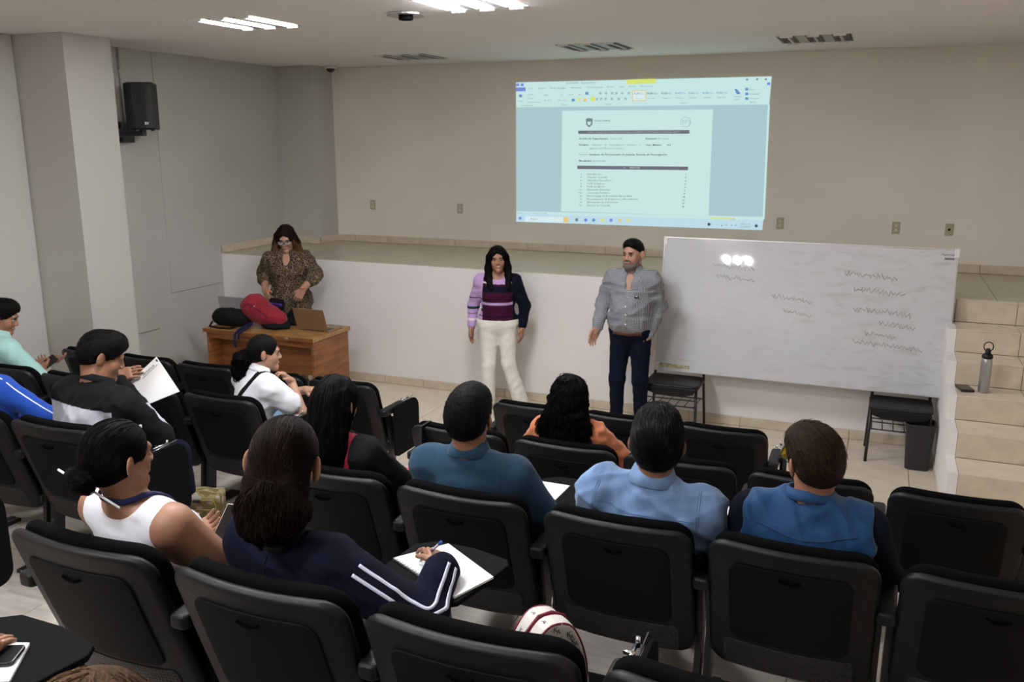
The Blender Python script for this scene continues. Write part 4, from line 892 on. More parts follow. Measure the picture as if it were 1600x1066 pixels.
# ------------------------------------------------------------------ second row
def build_orange():
    p = Person('woman with long curly black hair in an orange blouse, seated second row', (4.46, -3.51, .17), 0, w=1.05, sc=.865, lean=-5, head=(8, 0, 0), skin='skin2', fem=True)
    p.torso(p.body); rest_arms(p, 1.1); p.head(h=.006); p.make_body(.012)
    f = Field(); p.torso(f, .015); [p.sleeve(f, q, .030, .8) for q in (-1, 1)]; p.neckhole(f, .06, .52); f.noise = wrinkle(.011, 41, .06); solid('blouse', f, .008, M['orange'], p.root, lo=(-1, -1, p.H[2]-.05))
    p.seated_legs(M['trousernavy'], M['shoe']); h = p.hair_cap(.018); h.el((0, -.06, -.06), (.098, .08, .12), .04); p.hair_cut(h); p.tf(h); h.el((0, -.085, .45), (.165, .065, .16), .05).el((.02, -.10, .36), (.125, .055, .11), .04).frame()
    h.noise = wrinkle(.012, 4, .035, 7); solid('hair', h, .006, M['hair'], p.root); p.flow_strands(h, M['hair'], 900, 20, .02, .008, 5, .0012, wl=.045, lift=.012, name='hair_curls'); return p
def build_white():
    p = Person('woman in a white polo shirt with curly ponytail, chin on her hand', (2.27, -3.48, .17), 0, w=1.0, sc=.89, lean=14, side=2, twist=-15, head=(-34, -2, 0), skin='skin3', fem=True)
    p.torso(p.body); ch = p.hc+p.Rh@np.array([.005, .10, -.115])
    p.set_arm(1, (2.56, -3.30, .80), tuple(p.Rz@(ch+np.array([.035, .06, -.09]))+p.loc), dict(d=(-.35, -.45, .7), n=(-.5, -.8, -.3), curl=45, fine=.005)); p.set_arm(-1, (2.22, -3.18, .84), (2.44, -3.08, .88), dict(d=(.9, 0, .1), n=(0, .2, -1), curl=25, fine=.006)); p.head(); p.make_body(.010); p.face()
    f = Field(); p.torso(f, .014); [p.sleeve(f, q, .020, .30, flare=.012) for q in (-1, 1)]; p.neckhole(f, .062, .52); f.noise = wrinkle(.007, 51, .09); solid('polo_shirt', f, .0075, M['whitec'], p.root, lo=(-1, -1, p.H[2]-.05))
    p.collar(M['whitec'], .062, .09, .028, .045, .505, 40, 14, tip=.012); p.tf(f)
    g = f.P; surf_ribbon('bag_strap', f, [g((.03, .2, .2)), g((.07, .15, .42)), g((.10, -.02, .6)), g((.06, -.2, .42)), g((0, -.19, .32)), g((-.08, -.19, .2))], .028, M['blackc'], p.root, .003)
    p.seated_legs(cloth('pale_blue_jeans', (.22, .36, .52, 1)), M['shoe']); h = p.hair_cap(.006); h.el((0, .118, -.038), (.076, .083, .10), .022, 's'); [h.el((q*.09, .022, -.02), (.03, .030, .034), .01, 's') for q in (-1, 1)]; h.pl((0, -.1, -.09), unit((0, .5, -1)), .01)
    h.noise = wrinkle(.0015, 4, .02); solid('hair', h, .005, M['hair'], p.root)
    t = Field().frame(p.Rh, p.hc, p.hs); t.chain([(0, -.105, .0), (0, -.142, -.05), (-.01, -.145, -.14), (-.015, -.135, -.235)], [.024, .052, .055, .028], .03); t.noise = wrinkle(.010, 9, .03, 7); solid('ponytail', t, .005, M['hair'], p.root)
    p.hc2 = p.hc.copy(); oc = p.hc; p.hc = t.P((0, -.13, -.08)); p.flow_strands(t, M['hair'], 300, 9, .015, .006, 6, .0012, wl=.035, lift=.01, bias=(0, 0, .6), name='hair_curls'); p.hc = oc
    surf = tube('hair_tie', [t.P((.022*math.cos(a*PI/6), -.112+.008*math.sin(a*PI/6), -.004+.02*math.sin(a*PI/6))) for a in range(13)], .005, M['blackc'], p.root); return p
def build_mint():
    p = Person('man in a mint shirt looking down at his phone, far left', (.03, -3.52, .17), 0, w=1.05, sc=.98, lean=8, twist=-14, head=(-40, -18, 0), skin='skin')
    p.torso(p.body); p.set_arm(-1, (-.25, .12, .64), (.12, .34, .70), dict(d=(.7, .6, .1), n=(0, 0, 1), curl=25, fine=.006), False); p.set_arm(1, (.40, -3.42, .80), (.22, -3.27, .86), dict(d=(-.6, .5, .1), n=(-.2, -.19, .9), curl=25, fine=.005)); p.head(); p.make_body(.012); p.face()
    f = Field(); p.torso(f, .014); [p.sleeve(f, q, .02, .5, flare=.01) for q in (-1, 1)]; p.neckhole(f, .066, .52); f.noise = wrinkle(.007, 61, .09); solid('shirt', f, .0085, M['mint'], p.root, lo=(-1, -1, p.H[2]-.05)); p.collar(M['mint'], .066, .096, .03, .05, .505, 40, 14, tip=.012)
    p.seated_legs(M['trousernavy'], M['shoe']); p.hair_short(M['hair'], .010, .003, 62, 500, .016, top=.010, nape=-.085, slope=.6); return p
# ------------------------------------------------------------------ fourth row
def build_bun():
    p = Person('woman in a white sleeveless top with dark hair in a bun, holding a tablet', (3.83, -5.74, .56), 0, hz=.45, w=1.22, sc=.92, lean=-17, twist=-6, head=(-8, -4, 4), skin='skin2', fem=True, neck=1.05)
    p.torso(p.body); p.set_arm(1, (4.12, -5.66, 1.06), tuple(on(392, 842, 1, -5.50)), dict(d=(-.35, .5, .55), n=(-.8, -.2, .3), curl=18, fine=.004, size=.95), True, 1.25); p.set_arm(-1, (3.60, -5.66, 1.04), tuple(on(296, 842, 1, -5.50)), dict(d=(.62, .5, .5), n=(.5, -.19, .6), curl=16, fine=.004, size=.95), True, 1.2)
    p.head(h=.004); p.make_body(.009)
    f = Field(); p.torso(f, .010, .05); p.tf(f)
    for q in (-1, 1): f.el((q*.235, .0, .36), (.085, .12, .13), .01, 's')
    f.el((0, -.02, .56), (.115, .14, .12), .012, 's').el((0, .12, .46), (.085, .10, .10), .01, 's'); f.noise = wrinkle(.003, 71, .12); solid('sleeveless_top', f, .006, M['whitec'], p.root, lo=(-1, -1, p.H[2]-.08))
    bf = Field(); p.torso(bf, .0); bf.frame(); bf.rc(p.nb-p.Rb@np.array([0, 0, .05]), p.neck_top, .056, .05, .03); p.tf(bf); g = bf.P
    surf_ribbon('lanyard', bf, [g((-.045, .2, .30)), g((-.085, .12, .44)), g((-.08, .0, .52)), g((-.03, -.12, .535)), g((.03, -.12, .535)), g((.085, .0, .50)), g((.085, .12, .42)), g((.05, .2, .30))], .019, M['lany'], p.root, .012)
    p.seated_legs(M['greyt'], M['shoe'], yk=.46, spread=.12); h = p.hair_cap(.006); h.el((0, .118, -.038), (.076, .083, .10), .022, 's'); [h.el((q*.09, .022, -.02), (.03, .030, .034), .01, 's') for q in (-1, 1)]; h.pl((0, -.1, -.085), unit((0, .5, -1)), .012)
    h.noise = wrinkle(.0012, 4, .02); solid('hair', h, .0042, M['hair'], p.root); p.flow_strands(h, M['hair'], 700, 8, .014, 0, 7, .0008, pull=h.P((.0, -.13, -.035)), lift=.001)
    t = Field().frame(p.Rh, p.hc, p.hs); t.el((0, -.122, -.04), (.050, .036, .040), .02).rc((-.03, -.13, -.03), (.03, -.14, -.04), .024, .024, .01).rc((-.02, -.12, -.06), (.03, -.12, -.055), .026, .022, .01); t.noise = wrinkle(.004, 9, .022, 6); solid('bun', t, .004, M['hair'], p.root)
    oc = p.hc; p.hc = t.P((0, -.125, -.04)); p.flow_strands(t, M['hair'], 260, 8, .012, .004, 6, .0009, wl=.04, lift=.003, bias=(0, -.5, 0), pull=tuple(t.P((.09, -.12, 0)))); p.hc = oc
    p.bunf = t; return p
def build_navy():
    p = Person('woman in a navy jacket with white sleeve stripes writing in a notebook', (4.385, -5.80, .56), 0, w=1.42, tl=.44, headoff=(0, 0, .065), sc=.85, lean=-4, side=-1, twist=-8, headsc=1.34, head=(27, -12, 7), skin='skin2', fem=True, neck=1.05)
    p.torso(p.body); p.set_arm(-1, (4.16, -5.66, 1.02), (4.20, -5.42, 1.03), None, True, 1.15)
    p.set_arm(1, (4.80, -5.80, 1.19), (4.775, -5.625, 1.270), dict(d=(-.62, .62, .12), n=(-.45, -.25, -.85), curl=34, fine=.0032, thumb=20, curls=[26, 30, 40, 46]), True, 1.1)
    p.head(h=.004); p.make_body(.010)
    f = Field(); p.torso(f, .02); [p.sleeve(f, q, .024, .96) for q in (-1, 1)]; p.neckhole(f, .07, .53, dz=.06); f.noise = wrinkle(.009, 81, .13, 7, [(.2, .3, 1), (.8, .2, .5), (-.4, 0, 1)])
    solid('jacket', f, .0065, M['navy'], p.root, lo=(-1, -1, p.H[2]-.05)); a, b, c, _ = p.arms[1]; f.frame()
    up = np.array([0, 0, 1.])
    for k, o in enumerate((-.014, .016)):
        pts = []
        for i, t in enumerate(np.linspace(.25, 1, 8)):
            q = a+(b-a)*t; ax = unit(b-a); n = unit(np.array([.35, -.55, .75])); n = unit(n-ax*(n@ax)); s_ = np.cross(ax, n); pts.append(q+n*.07+s_*o)
        for i, t in enumerate(np.linspace(.15, .93, 7)):
            q = b+(c-b)*t; ax = unit(c-b); n = unit(np.array([.75, -.15, .55])); n = unit(n-ax*(n@ax)); s_ = np.cross(ax, n); pts.append(q+n*.06+s_*o)
        surf_ribbon('sleeve_stripe', f, pts, .010, M['stripe'], p.root, .0012)
    p.tf(f); g = f.P; surf_ribbon('back_seam', f, [g((-.01, -.17, .46)), g((-.012, -.19, .32)), g((-.02, -.19, .15))], .003, M['blackc'], p.root, .0003)
    surf_ribbon('hood_edge', f, [g((.13, -.19, .10)), g((.19, -.19, .24)), g((.20, -.15, .36)), g((.17, 0, .45))], .005, M['blackc'], p.root, .0005)
    surf_ribbon('lanyard', f, [g((-.07, -.1, .53)), g((-.02, -.2, .50)), g((.05, -.2, .495)), g((.10, -.05, .50)), g((.11, .1, .45))], .016, M['blackc'], p.root, .003)
    p.seated_legs(M['trouser'], M['shoe'], yk=.44, spread=.2); h = p.hair_cap(.005); h.el((0, -.06, -.06), (.085, .06, .06), .03); h.el((0, .112, -.035), (.080, .084, .10), .012, 's'); [h.el((q*.098, .004, -.016), (.036, .042, .050), .01, 's') for q in (-1, 1)]
    h.noise = wrinkle(.0015, 4, .02); solid('hair', h, .0045, M['hairb'], p.root); p.flow_strands(h, M['hairb'], 900, 9, .014, 0, 7, .0008, pull=h.P((.0, -.14, -.04)), lift=.001)
    t = Field().frame(p.Rh, p.hc, p.hs); t.el((0, -.115, -.05), (.03, .024, .026), .02).el((0, -.095, -.10), (.078, .05, .055), .03).el((0, -.10, -.135), (.06, .042, .04), .02).el((.05, -.07, -.10), (.04, .04, .05), .02).el((-.035, -.075, -.11), (.035, .04, .06), .02); t.noise = wrinkle(.007, 9, .03, 7, [(1, 0, .3), (.8, .3, -.3), (1, 0, 0)]); solid('ponytail', t, .0045, M['hairb'], p.root)
    oc = p.hc; p.hc = t.P((0, -.10, -.09)); p.flow_strands(t, M['hairb'], 700, 9, .013, .004, 6, .001, wl=.05, lift=.012, bias=(0, -.5, .3), name='hair_curls'); p.hc = oc
    tube('hair_tie', [t.P((.028*math.cos(a*PI/6), -.118-.004*math.sin(a*PI/6), -.045+.020*math.sin(a*PI/6))) for a in range(13)], .0045, M['blackc'], p.root); return p
# ------------------------------------------------------------------ fifth row (mostly below the frame)
def build_last():
    p = Person('person with light brown hair at the very bottom edge of the photo', (5.02, -7.00, .76), 0, hz=.435, w=1.05, sc=.86, lean=-8, head=(0, 0, 0), skin='skin3', fem=True)
    p.torso(p.body); rest_arms(p, 1.1, hands=False); p.head(h=.006); p.make_body(.014)
    f = Field(); p.torso(f, .016); [p.sleeve(f, q, .022, 1.0) for q in (-1, 1)]; p.neckhole(f, .06, .52); solid('top', f, .012, M['blackc'], p.root, lo=(-1, -1, p.H[2]-.05)); p.seated_legs(M['trousernavy'], M['shoe'], h=.016)
    h = p.hair_cap(.016); h.el((0, -.055, -.05), (.092, .075, .12), .04); p.hair_cut(h); h.noise = wrinkle(.003, 4, .03); solid('hair', h, .006, M['hairl'], p.root); p.flow_strands(h, M['hairl'], 900, 14, .016, .002, 3, .0009, lift=.006)
    q = Person('person whose bare forearm and hand rest on a notebook at bottom left', (3.86, -6.98, .76), 0, w=1.05, sc=.93, lean=-4, head=(0, -10, 0), skin='skin2', fem=True)
    q.torso(q.body); q.set_arm(-1, (-.25, .09, .64), (-.12, .21, .6), None, False); e = on(-95, 1130, 2, 1.40); w_ = on(-68, 1047, 2, 1.462)
    q.set_arm(1, tuple(e), tuple(w_), dict(d=(-.25, .8, .0), n=(.1, 0, -1), curl=10, fine=.0035, spread=5)); q.head(h=.008); q.make_body(.012)
    f = Field(); q.torso(f, .016); q.sleeve(f, 1, .02, .36); q.sleeve(f, -1, .02, .36); q.neckhole(f, .06, .52); solid('top', f, .012, M['blackc'], q.root, lo=(-1, -1, q.H[2]-.05)); q.seated_legs(M['trousernavy'], M['shoe'], h=.016)
    h = q.hair_cap(.012); h.el((0, -.055, -.05), (.092, .075, .12), .04); q.hair_cut(h); solid('hair', h, .008, M['hairb'], q.root)
# ------------------------------------------------------------------ standing people
def stand_legs(p, m, shoe, ank, knee, g=.012, h=.007, r=1.0, flare=0., z0=.07, ztop=.05, name='trousers', shoedir=None):
    f = Field(); p.tf(f); hp_ = 1.08 if p.fem else 1.0; f.el((0, .0, .0), (.168*p.w*hp_+g, .13*min(p.belly, 1.05)+g, .14+g), .04).el((0, .015, .10), (.15*p.w+g, .125*min(p.belly, 1.1)+g, .12+g), .04).frame(); p.legf = f
    for q in (-1, 1):
        hp = p.H+np.array([q*.082, 0, -.03]); k = p.local(knee[q]); a = p.local(ank[q]); f.rc(hp, k, .082*p.w*r+g, .056*r+g, .03).rc(k, a, .056*r+g, .042*r+g+flare, .03); p.body.frame().rc(hp, k, .075, .05).rc(k, a, .05, .035)
        sh = Field(); d = p.Rz.T@unit(shoedir[q]); b = np.array([a[0], a[1], .035]); sh.rc(b-d*.04, b+d*.13, .034, .028, .02).rc(b, b+np.array([0, 0, .05]), .036, .034, .02); sh.pl((0, 0, .002), (0, 0, -1), .004); solid('shoe', sh, .006, shoe, p.root)
    f.pl((0, 0, z0), (0, 0, -1), .004); p.tf(f); f.pl((0, 0, ztop), (0, 0, 1), .004).frame(); f.noise = wrinkle(.005, 13, .1, 6, [(.2, .1, 1), (.6, 0, .8)]); return solid(name, f, h, m, p.root)
def build_man():
    p = Person('man in a grey gingham shirt and navy trousers standing by the whiteboard', (4.0, -.60, 0), PI, hz=.955, w=1.08, sc=1.0, lean=0, head=(-14, -2, 0), skin='skin3', belly=1.35, neck=1.15, headsc=1.04, tl=.50)
    p.torso(p.body); p.set_arm(1, (3.74, -.58, 1.15), (3.755, -.78, .96), dict(d=(-.25, -.35, -.75), n=(.8, -.5, .2), curl=18, fine=.004), True, 1.1); p.set_arm(-1, (4.215, -.50, 1.13), (4.165, -.62, .90), dict(d=(-.45, -.1, -1), n=(-1, 0, 0), curl=20, fine=.005), True, 1.1); p.head(jaw=1.05, h=.0035); p.face(brow='hair')
    stand_legs(p, M['trousernavy'], M['shoe'], {1: (3.90, -.62, .09), -1: (4.10, -.56, .09)}, {1: (3.90, -.64, .50), -1: (4.10, -.62, .50)}, shoedir={1: (-.25, -1, 0), -1: (.25, -1, 0)}); p.make_body(.009)
    f = Field(); p.torso(f, .018); p.tf(f); f.el((0, .03, .06), (.185, .150, .11), .05); f.pl((0, 0, -.025), (0, 0, -1), .02); [p.sleeve(f, q, .016, .97) for q in (-1, 1)]; p.neckhole(f, .064, .53, dz=.06); p.tf(f); f.rc((0, .085, .52), (0, .128, .37), .05, .026, .008, 's').frame(); f.noise = wrinkle(.012, 91, .12, 7, [(.2, .3, 1), (.6, 0, .8), (-.5, 0, .8)])
    solid('gingham_shirt', f, .006, M['ging'], p.root); p.collar(M['ging'], .066, .098, .03, .055, .505, 60, 10, tip=.02); p.tf(f); g = f.P
    for z in (.30, .22, .14, .06): box('button', -.006, .006, -.002, .002, -.006, .006, M['whitep'], p.root, loc=tuple(f.project(np.array([g((0, .21, z))]), .001)[0]), bev=.0015)
    surf_ribbon('placket', f, [g((.004, .21, .34)), g((0, .21, .18)), g((0, .21, -.0))], .026, M['ging'], p.root, .001)
    g0 = f.project(np.array([g((-.085, .2, .335))]), .006)[0]; gl = np.array([g0, g0+np.array([-.03, 0, .004])]); tubes('pocket_clip', [([gl[0], gl[1]], .007), ([gl[0], gl[0]-np.array([0, 0, .012])], .005)], M['lash'], p.root); box('clip_shine', -.006, .006, -.004, .004, -.004, .004, M['whitep'], p.root, loc=tuple((gl[0]+gl[1])/2+np.array([0, .008, .004])), bev=.001)
    lf = p.legf; p.tf(lf); q = lf.P; surf_ribbon('belt', lf, [q((x*.19, .2, -.045)) for x in (-.9, -.5, 0, .5, .9)], .032, mat('brown_leather_belt', (.09, .03, .015, 1), .4), p.root, .006)
    p.hair_short(M['hair'], .004, .0015, 12, 500, .010, top=.008, nape=-.07, slope=.7, fy=-.02)
    b = Field().frame(p.Rh, p.hc, p.hs); b.el((0, .060, -.088), (.044, .046, .040), .02).rc((-.056, .02, -.045), (-.04, .055, -.09), .014, .016).rc((.056, .02, -.045), (.04, .055, -.09), .014, .016).rc((-.028, .085, -.05), (.028, .085, -.05), .006, .006, .01); b.el((0, .098, -.0625), (.024, .02, .010), .004, 's'); b.noise = wrinkle(.001, 3, .02); solid('beard', b, .004, mat('greying_beard', (.16, .13, .115, 1), .8, bump=.6, bscale=400), p.root)
    w_ = p.arms[-1][2]; tube('wristwatch', [w_+np.array([.031*math.cos(a*PI/6), .031*math.sin(a*PI/6), -.005]) for a in range(13)], .008, M['lash'], p.root)
def build_woman():
    p = Person('smiling woman in a striped plum, lilac and navy sweater and white trousers', (2.68, -.42, 0), PI+.36, hz=.875, w=1.15, sc=.905, lean=0, head=(4, 2, 3), skin='skin2', fem=True)
    p.torso(p.body); p.set_arm(1, (2.425, -.41, 1.00), (2.425, -.46, .79), dict(d=(.02, -.15, -1), n=(1, 0, 0), curl=15, fine=.0045), True); p.set_arm(-1, (2.90, -.30, 1.01), (2.90, -.36, .81), dict(d=(-.03, -.15, -1), n=(-1, 0, 0), curl=15, fine=.0045), True); p.head(jaw=.95, h=.0035); p.face(smile=True)
    stand_legs(p, M['cream'], M['shoew'], {1: (2.57, -.42, .08), -1: (2.86, -.30, .08)}, {1: (2.60, -.46, .45), -1: (2.77, -.38, .46)}, r=.92, flare=.022, z0=.03, ztop=.02, shoedir={1: (.1, -1, 0), -1: (.6, -.9, 0)}); p.make_body(.009)
    f = Field(); p.torso(f, .010); p.tf(f); f.pl((0, 0, -.01), (0, 0, -1), .01); [p.sleeve(f, q, .012, .93) for q in (-1, 1)]; f.frame(); p.tf(f); f.el((0, .0, .12), (.160, .118, .15), .04); p.neckhole(f, .082, .475, y=.055, dz=.10); f.frame(); f.noise = wrinkle(.005, 99, .08, 6, [(.2, .1, 1)])
    ms = [M['plum'], M['lilac'], M['dnavy'], M['knitw'], M['dgreen']]
    def asg(C):
        X = (C-p.H)@p.Rb/p.sc; x, z = X[:, 0], X[:, 2]; o = np.zeros(len(C), int); rel = z
        o[(np.abs(z-.19) < .013)] = 1; o[(np.abs(z-.405) < .009)] = 3; o[(np.abs(z-.34) < .03)] = 2; o[(np.abs(z-.055) < .005)] = 2; o[z < .005] = 1; o[(np.hypot(x, X[:, 1]-.055) < .098) & (z > .39)] = 1
        sl = (x > .155+np.maximum(0, z-.3)*-.1) ; o[sl] = 1; o[sl & (np.abs(z-.12) < .014)] = 4; o[sl & (np.abs(z-.235) < .005)] = 2; o[sl & (np.abs(z-.06) < .004)] = 2; o[sl & (np.abs(z+.0) < .010)] = 3
        o[x < -(.155+np.maximum(0, z-.3)*-.1)] = 2; return o
    solid('striped_sweater', f, .005, ms, p.root, assign=asg)
    h = p.hair_cap(.012); p.hair_cut(h); h.frame(p.Rh, p.hc, p.hs)
    for q in (-1, 1): h.chain([(q*.080, .0, .02), (q*.090, -.01, -.08), (q*.092, .03, -.17), (q*.075, .085, -.27)], [.03, .03, .032, .026], .03)
    h.el((0, -.07, -.10), (.10, .05, .13), .03); h.el((0, .125, -.035), (.066, .080, .108), .014, 's').frame(); h.noise = wrinkle(.004, 4, .025, 6, [(1, .21, .05), (1, -.19, 0)]); solid('hair', h, .0055, M['hair'], p.root); p.flow_strands(h, M['hair'], 450, 20, .018, .002, 3, .0011)
    for q in (-1, 1):
        f2 = Field().frame(p.Rh, p.hc, p.hs); b = bmesh.new(); bmesh.ops.create_icosphere(b, subdivisions=2, radius=.006); link('earring', bm_mesh('earring', b), M['whitep'], p.root, tuple(f2.P((q*.083, .0, -.04))), smooth=True)
def build_leo():
    p = Person('woman in a leopard-print dress and glasses standing behind the desk', (.36, -.44, 0), PI+.45, hz=.93, w=1.2, sc=.975, lean=3, head=(0, -20, 0), skin='skin3', fem=True, belly=1.15)
    p.torso(p.body); p.set_arm(1, (.08, -.48, 1.17), (.26, -.70, 1.04), dict(d=(.55, -.45, -.5), n=(.6, .5, -.3), curl=30, fine=.005), True, 1.15); p.set_arm(-1, (.66, -.40, 1.18), (.67, -.65, 1.07), dict(d=(-.35, -.25, -.85), n=(-.6, .5, -.3), curl=28, fine=.005), True, 1.15); p.head(h=.004); p.face(glasses='lensclear')
    for q in (-1, 1): p.body.frame().rc(p.H+np.array([q*.09, 0, -.05]), (q*.10, .02, .45), .08, .05).rc((q*.10, .02, .45), (q*.11, .0, .09), .05, .034)
    for q in (-1, 1):
        sh = Field(); sh.rc((q*.11, -.03, .035), (q*.11, .13, .028), .034, .028, .02); sh.pl((0, 0, .002), (0, 0, -1), .004); solid('shoe', sh, .008, M['shoe'], p.root)
    p.make_body(.010); f = Field(); p.torso(f, .022); [p.sleeve(f, q, .026, .72, flare=.008) for q in (-1, 1)]; p.neckhole(f, .07, .53, dz=.06); p.tf(f); f.rc((0, .09, .50), (0, .14, .36), .05, .028, .008, 's').el((0, 0, .03), (.20, .165, .09), .05); f.frame()
    f.rc(p.H+np.array([0, 0, -.05]), p.H+np.array([0, 0, -.40]), .20, .25, .06); f.pl(p.H+np.array([0, 0, -.46]), (0, 0, -1), .01); f.noise = wrinkle(.011, 17, .10, 7, [(1, .2, .2), (.8, 0, .3), (.3, .2, 1)]); solid('leopard_dress', f, .0075, M['leo'], p.root)
    h = p.hair_cap(.012); p.hair_cut(h); h.frame(p.Rh, p.hc, p.hs); [h.chain([(q*.078, .0, .03), (q*.098, .0, -.06), (q*.108, .015, -.13), (q*.10, .045, -.215)], [.03, .034, .036, .022], .03) for q in (-1, 1)]; h.el((0, -.07, -.08), (.11, .05, .12), .03); h.el((0, .125, -.035), (.066, .080, .108), .014, 's').frame()
    h.noise = wrinkle(.004, 4, .03, 6, [(1, .21, .05), (1, -.19, 0)])
    def asg(C): return ((C-p.hc)@p.Rh[:, 2] < -.02+.03*np.sin(C[:, 0]*60)).astype(int)
    solid('hair', h, .0055, [M['hairb'], M['hairo']], p.root, assign=asg); p.flow_strands(h, M['hairb'], 300, 9, .018, .001, 3, .0011)
    c = p.arms[-1][2]; tube('red_bracelet', [c+np.array([.033*math.cos(a*PI/6), .033*math.sin(a*PI/6), .01]) for a in range(13)], .004, mat('red_cord', (.4, .02, .03, 1), .6), p.root)
M['hairo'] = hair_mat('ombre_brown_hair', (.07, .032, .012, 1), (.19, .095, .035, 1))
builders = [build_teal, build_denim, build_vest, build_red, build_black, build_blue, build_orange, build_white, build_mint, build_bun, build_navy, build_last, build_man, build_woman, build_leo]
import time as _t
PP = {}
for b_ in builders:
    _0 = _t.perf_counter(); PP[b_.__name__] = b_(); print('%s %.1fs' % (b_.__name__, _t.perf_counter()-_0))
# ------------------------------------------------------------------ props
def hexa(name, pts, th, m, parent, nrm=None):
    """thin slab through four corner points"""
    P = [np.array(p, float) for p in pts]; n = unit(np.cross(P[1]-P[0], P[3]-P[0])) if nrm is None else unit(nrm)
    V = P+[p-n*th for p in P]; return link(name, mesh(name, V, [(0, 1, 2, 3), (7, 6, 5, 4), (0, 4, 5, 1), (1, 5, 6, 2), (2, 6, 7, 3), (3, 7, 4, 0)]), m, parent), n
def text_mesh(s, size=1, bold=0.0, ext=0.0):
    cu = bpy.data.curves.new('t', 'FONT'); cu.body = s; cu.size = size; cu.align_x = 'CENTER'; cu.align_y = 'CENTER'; cu.resolution_u = 2; cu.offset = bold; cu.extrude = ext
    o = bpy.data.objects.new('t', cu); COL.objects.link(o); dg = bpy.context.evaluated_depsgraph_get(); me = bpy.data.meshes.new_from_object(o.evaluated_get(dg))
    bpy.data.objects.remove(o); bpy.data.curves.remove(cu); me.materials.clear(); return me
def place_text(name, s, size, m, parent, o, ux, uy, bold=0.0):
    me = text_mesh(s, size, bold); ux = unit(ux); n = unit(np.cross(ux, uy)); uy = np.cross(n, ux)
    for v in me.vertices: v.co = Vector(tuple(np.array(o, float)+ux*v.co.x+uy*v.co.y+n*.0008))
    return link(name, me, m, parent)
# --- whiteboard leaning on two chairs
wb = empty('whiteboard', (5.31, -.26, .512), 0, 'long white dry-erase board with eraser smudges, leaning on two chairs before the stage', 'whiteboard'); WT = math.atan2(.19, 1.17); wb.rotation_euler = (-WT, 0, 0)
def board_mat():
    m, t, p = nt('whiteboard_surface'); p.inputs['Roughness'].default_value = .045; p.inputs['Specular IOR Level'].default_value = .6
    tc = N(t, 'ShaderNodeTexCoord'); sp = N(t, 'ShaderNodeSeparateXYZ'); t.links.new(tc.outputs['Object'], sp.inputs[0])
    mp = N(t, 'ShaderNodeMapping'); mp.inputs['Scale'].default_value = (2.2, 1, 7.5); t.links.new(tc.outputs['Object'], mp.inputs[0])
    nz = N(t, 'ShaderNodeTexNoise', Scale=2.2, Detail=7.0, Roughness=.65, Distortion=.6); t.links.new(mp.outputs[0], nz.inputs['Vector'])
    cr = N(t, 'ShaderNodeValToRGB'); cr.color_ramp.elements[0].position = .50; cr.color_ramp.elements[0].color = (0, 0, 0, 1); cr.color_ramp.elements[1].position = .72; cr.color_ramp.elements[1].color = (1, 1, 1, 1); t.links.new(nz.outputs[0], cr.inputs[0])
    mr = N(t, 'ShaderNodeMapRange'); mr.inputs[1].default_value = -1.0; mr.inputs[2].default_value = .7; mr.inputs[3].default_value = .10; mr.inputs[4].default_value = .60; t.links.new(sp.outputs['X'], mr.inputs[0])
    mu = N(t, 'ShaderNodeMath', operation='MULTIPLY'); t.links.new(cr.outputs[0], mu.inputs[0]); t.links.new(mr.outputs[0], mu.inputs[1])
    mx = N(t, 'ShaderNodeMix', data_type='RGBA'); mx.inputs[6].default_value = (.60, .605, .63, 1); mx.inputs[7].default_value = (.40, .395, .385, 1); t.links.new(mu.outputs[0], mx.inputs[0]); t.links.new(mx.outputs[2], p.inputs['Base Color']); return m
BW, BH = 1.17, 1.185
box('panel', -BW, BW, -.004, .012, .012, BH-.012, board_mat(), wb)
alu = mat('aluminium_trim', (.62, .62, .62, 1), .35, metal=.6)
for a in ((-BW, BW, 0, .013), (-BW, BW, BH-.013, BH)): box('frame_rail', a[0], a[1], -.008, .016, a[2], a[3], alu, wb, bev=.002)
for s in (-1, 1): box('frame_stile', min(s*BW, s*(BW-.012)), max(s*BW, s*(BW-.012)), -.0085, .0165, .0, BH, alu, wb, bev=.002)
for sx in (-1, 1):
    for z in (.0, BH-.07): box('corner_cap', sx*BW-(.03 if sx > 0 else .004), sx*BW+(.004 if sx > 0 else .03), -.011, .018, z-.002, z+.072, M['whitep'], wb, bev=.003)
box('tape_residue', -1.13, -.87, -.0052, -.0041, .030, .062, mat('yellowed_tape_residue', (.42, .38, .20, 1), .8, var=.4, vscale=40), wb); box('tape_edge', -1.13, -1.02, -.0064, -.0053, .060, .064, M['lash'], wb); box('tape_edge', -.872, -.866, -.0064, -.0053, .030, .058, M['lash'], wb)
box('tape_mark', -.96, -.87, -.0052, -.0041, .105, .110, mat('yellow_mark', (.5, .47, .2, 1), .8), wb)
place_text('maker_label', 'Pizarrones', .022, M['txtd'] if 'txtd' in M else M['lash'], wb, (1.095, -.0045, 1.135), (1, 0, 0), (0, 0, 1)); box('maker_label_strip', 1.07, 1.14, -.0052, -.0041, 1.095, 1.112, mat('grey_label', (.18, .18, .2, 1), .6), wb)
# rubbed marker writing: soft zigzag strokes with a shape of their own
sm = mat('faded_marker', (.475, .475, .47, 1), .4); rg = random.Random(5)
for (x, z, w) in [(.55, .95, .42), (.62, .82, .40), (.66, .66, .45), (.78, .56, .28), (.66, .47, .25), (.72, .39, .52), (-.55, .96, .36), (-.52, .86, .34), (-.05, .72, .34), (.0, .60, .24)]:
    pts = []; n = int(w/.016)
    for k in range(n): pts.append((x-w/2+w*k/n+rg.uniform(-.010, .010), -.0046, z+(-1)**k*rg.uniform(.003, .024)-.03*(k/n)**2))
    tubes('rubbed_writing', [(pts, .0042)], sm, wb, 4)
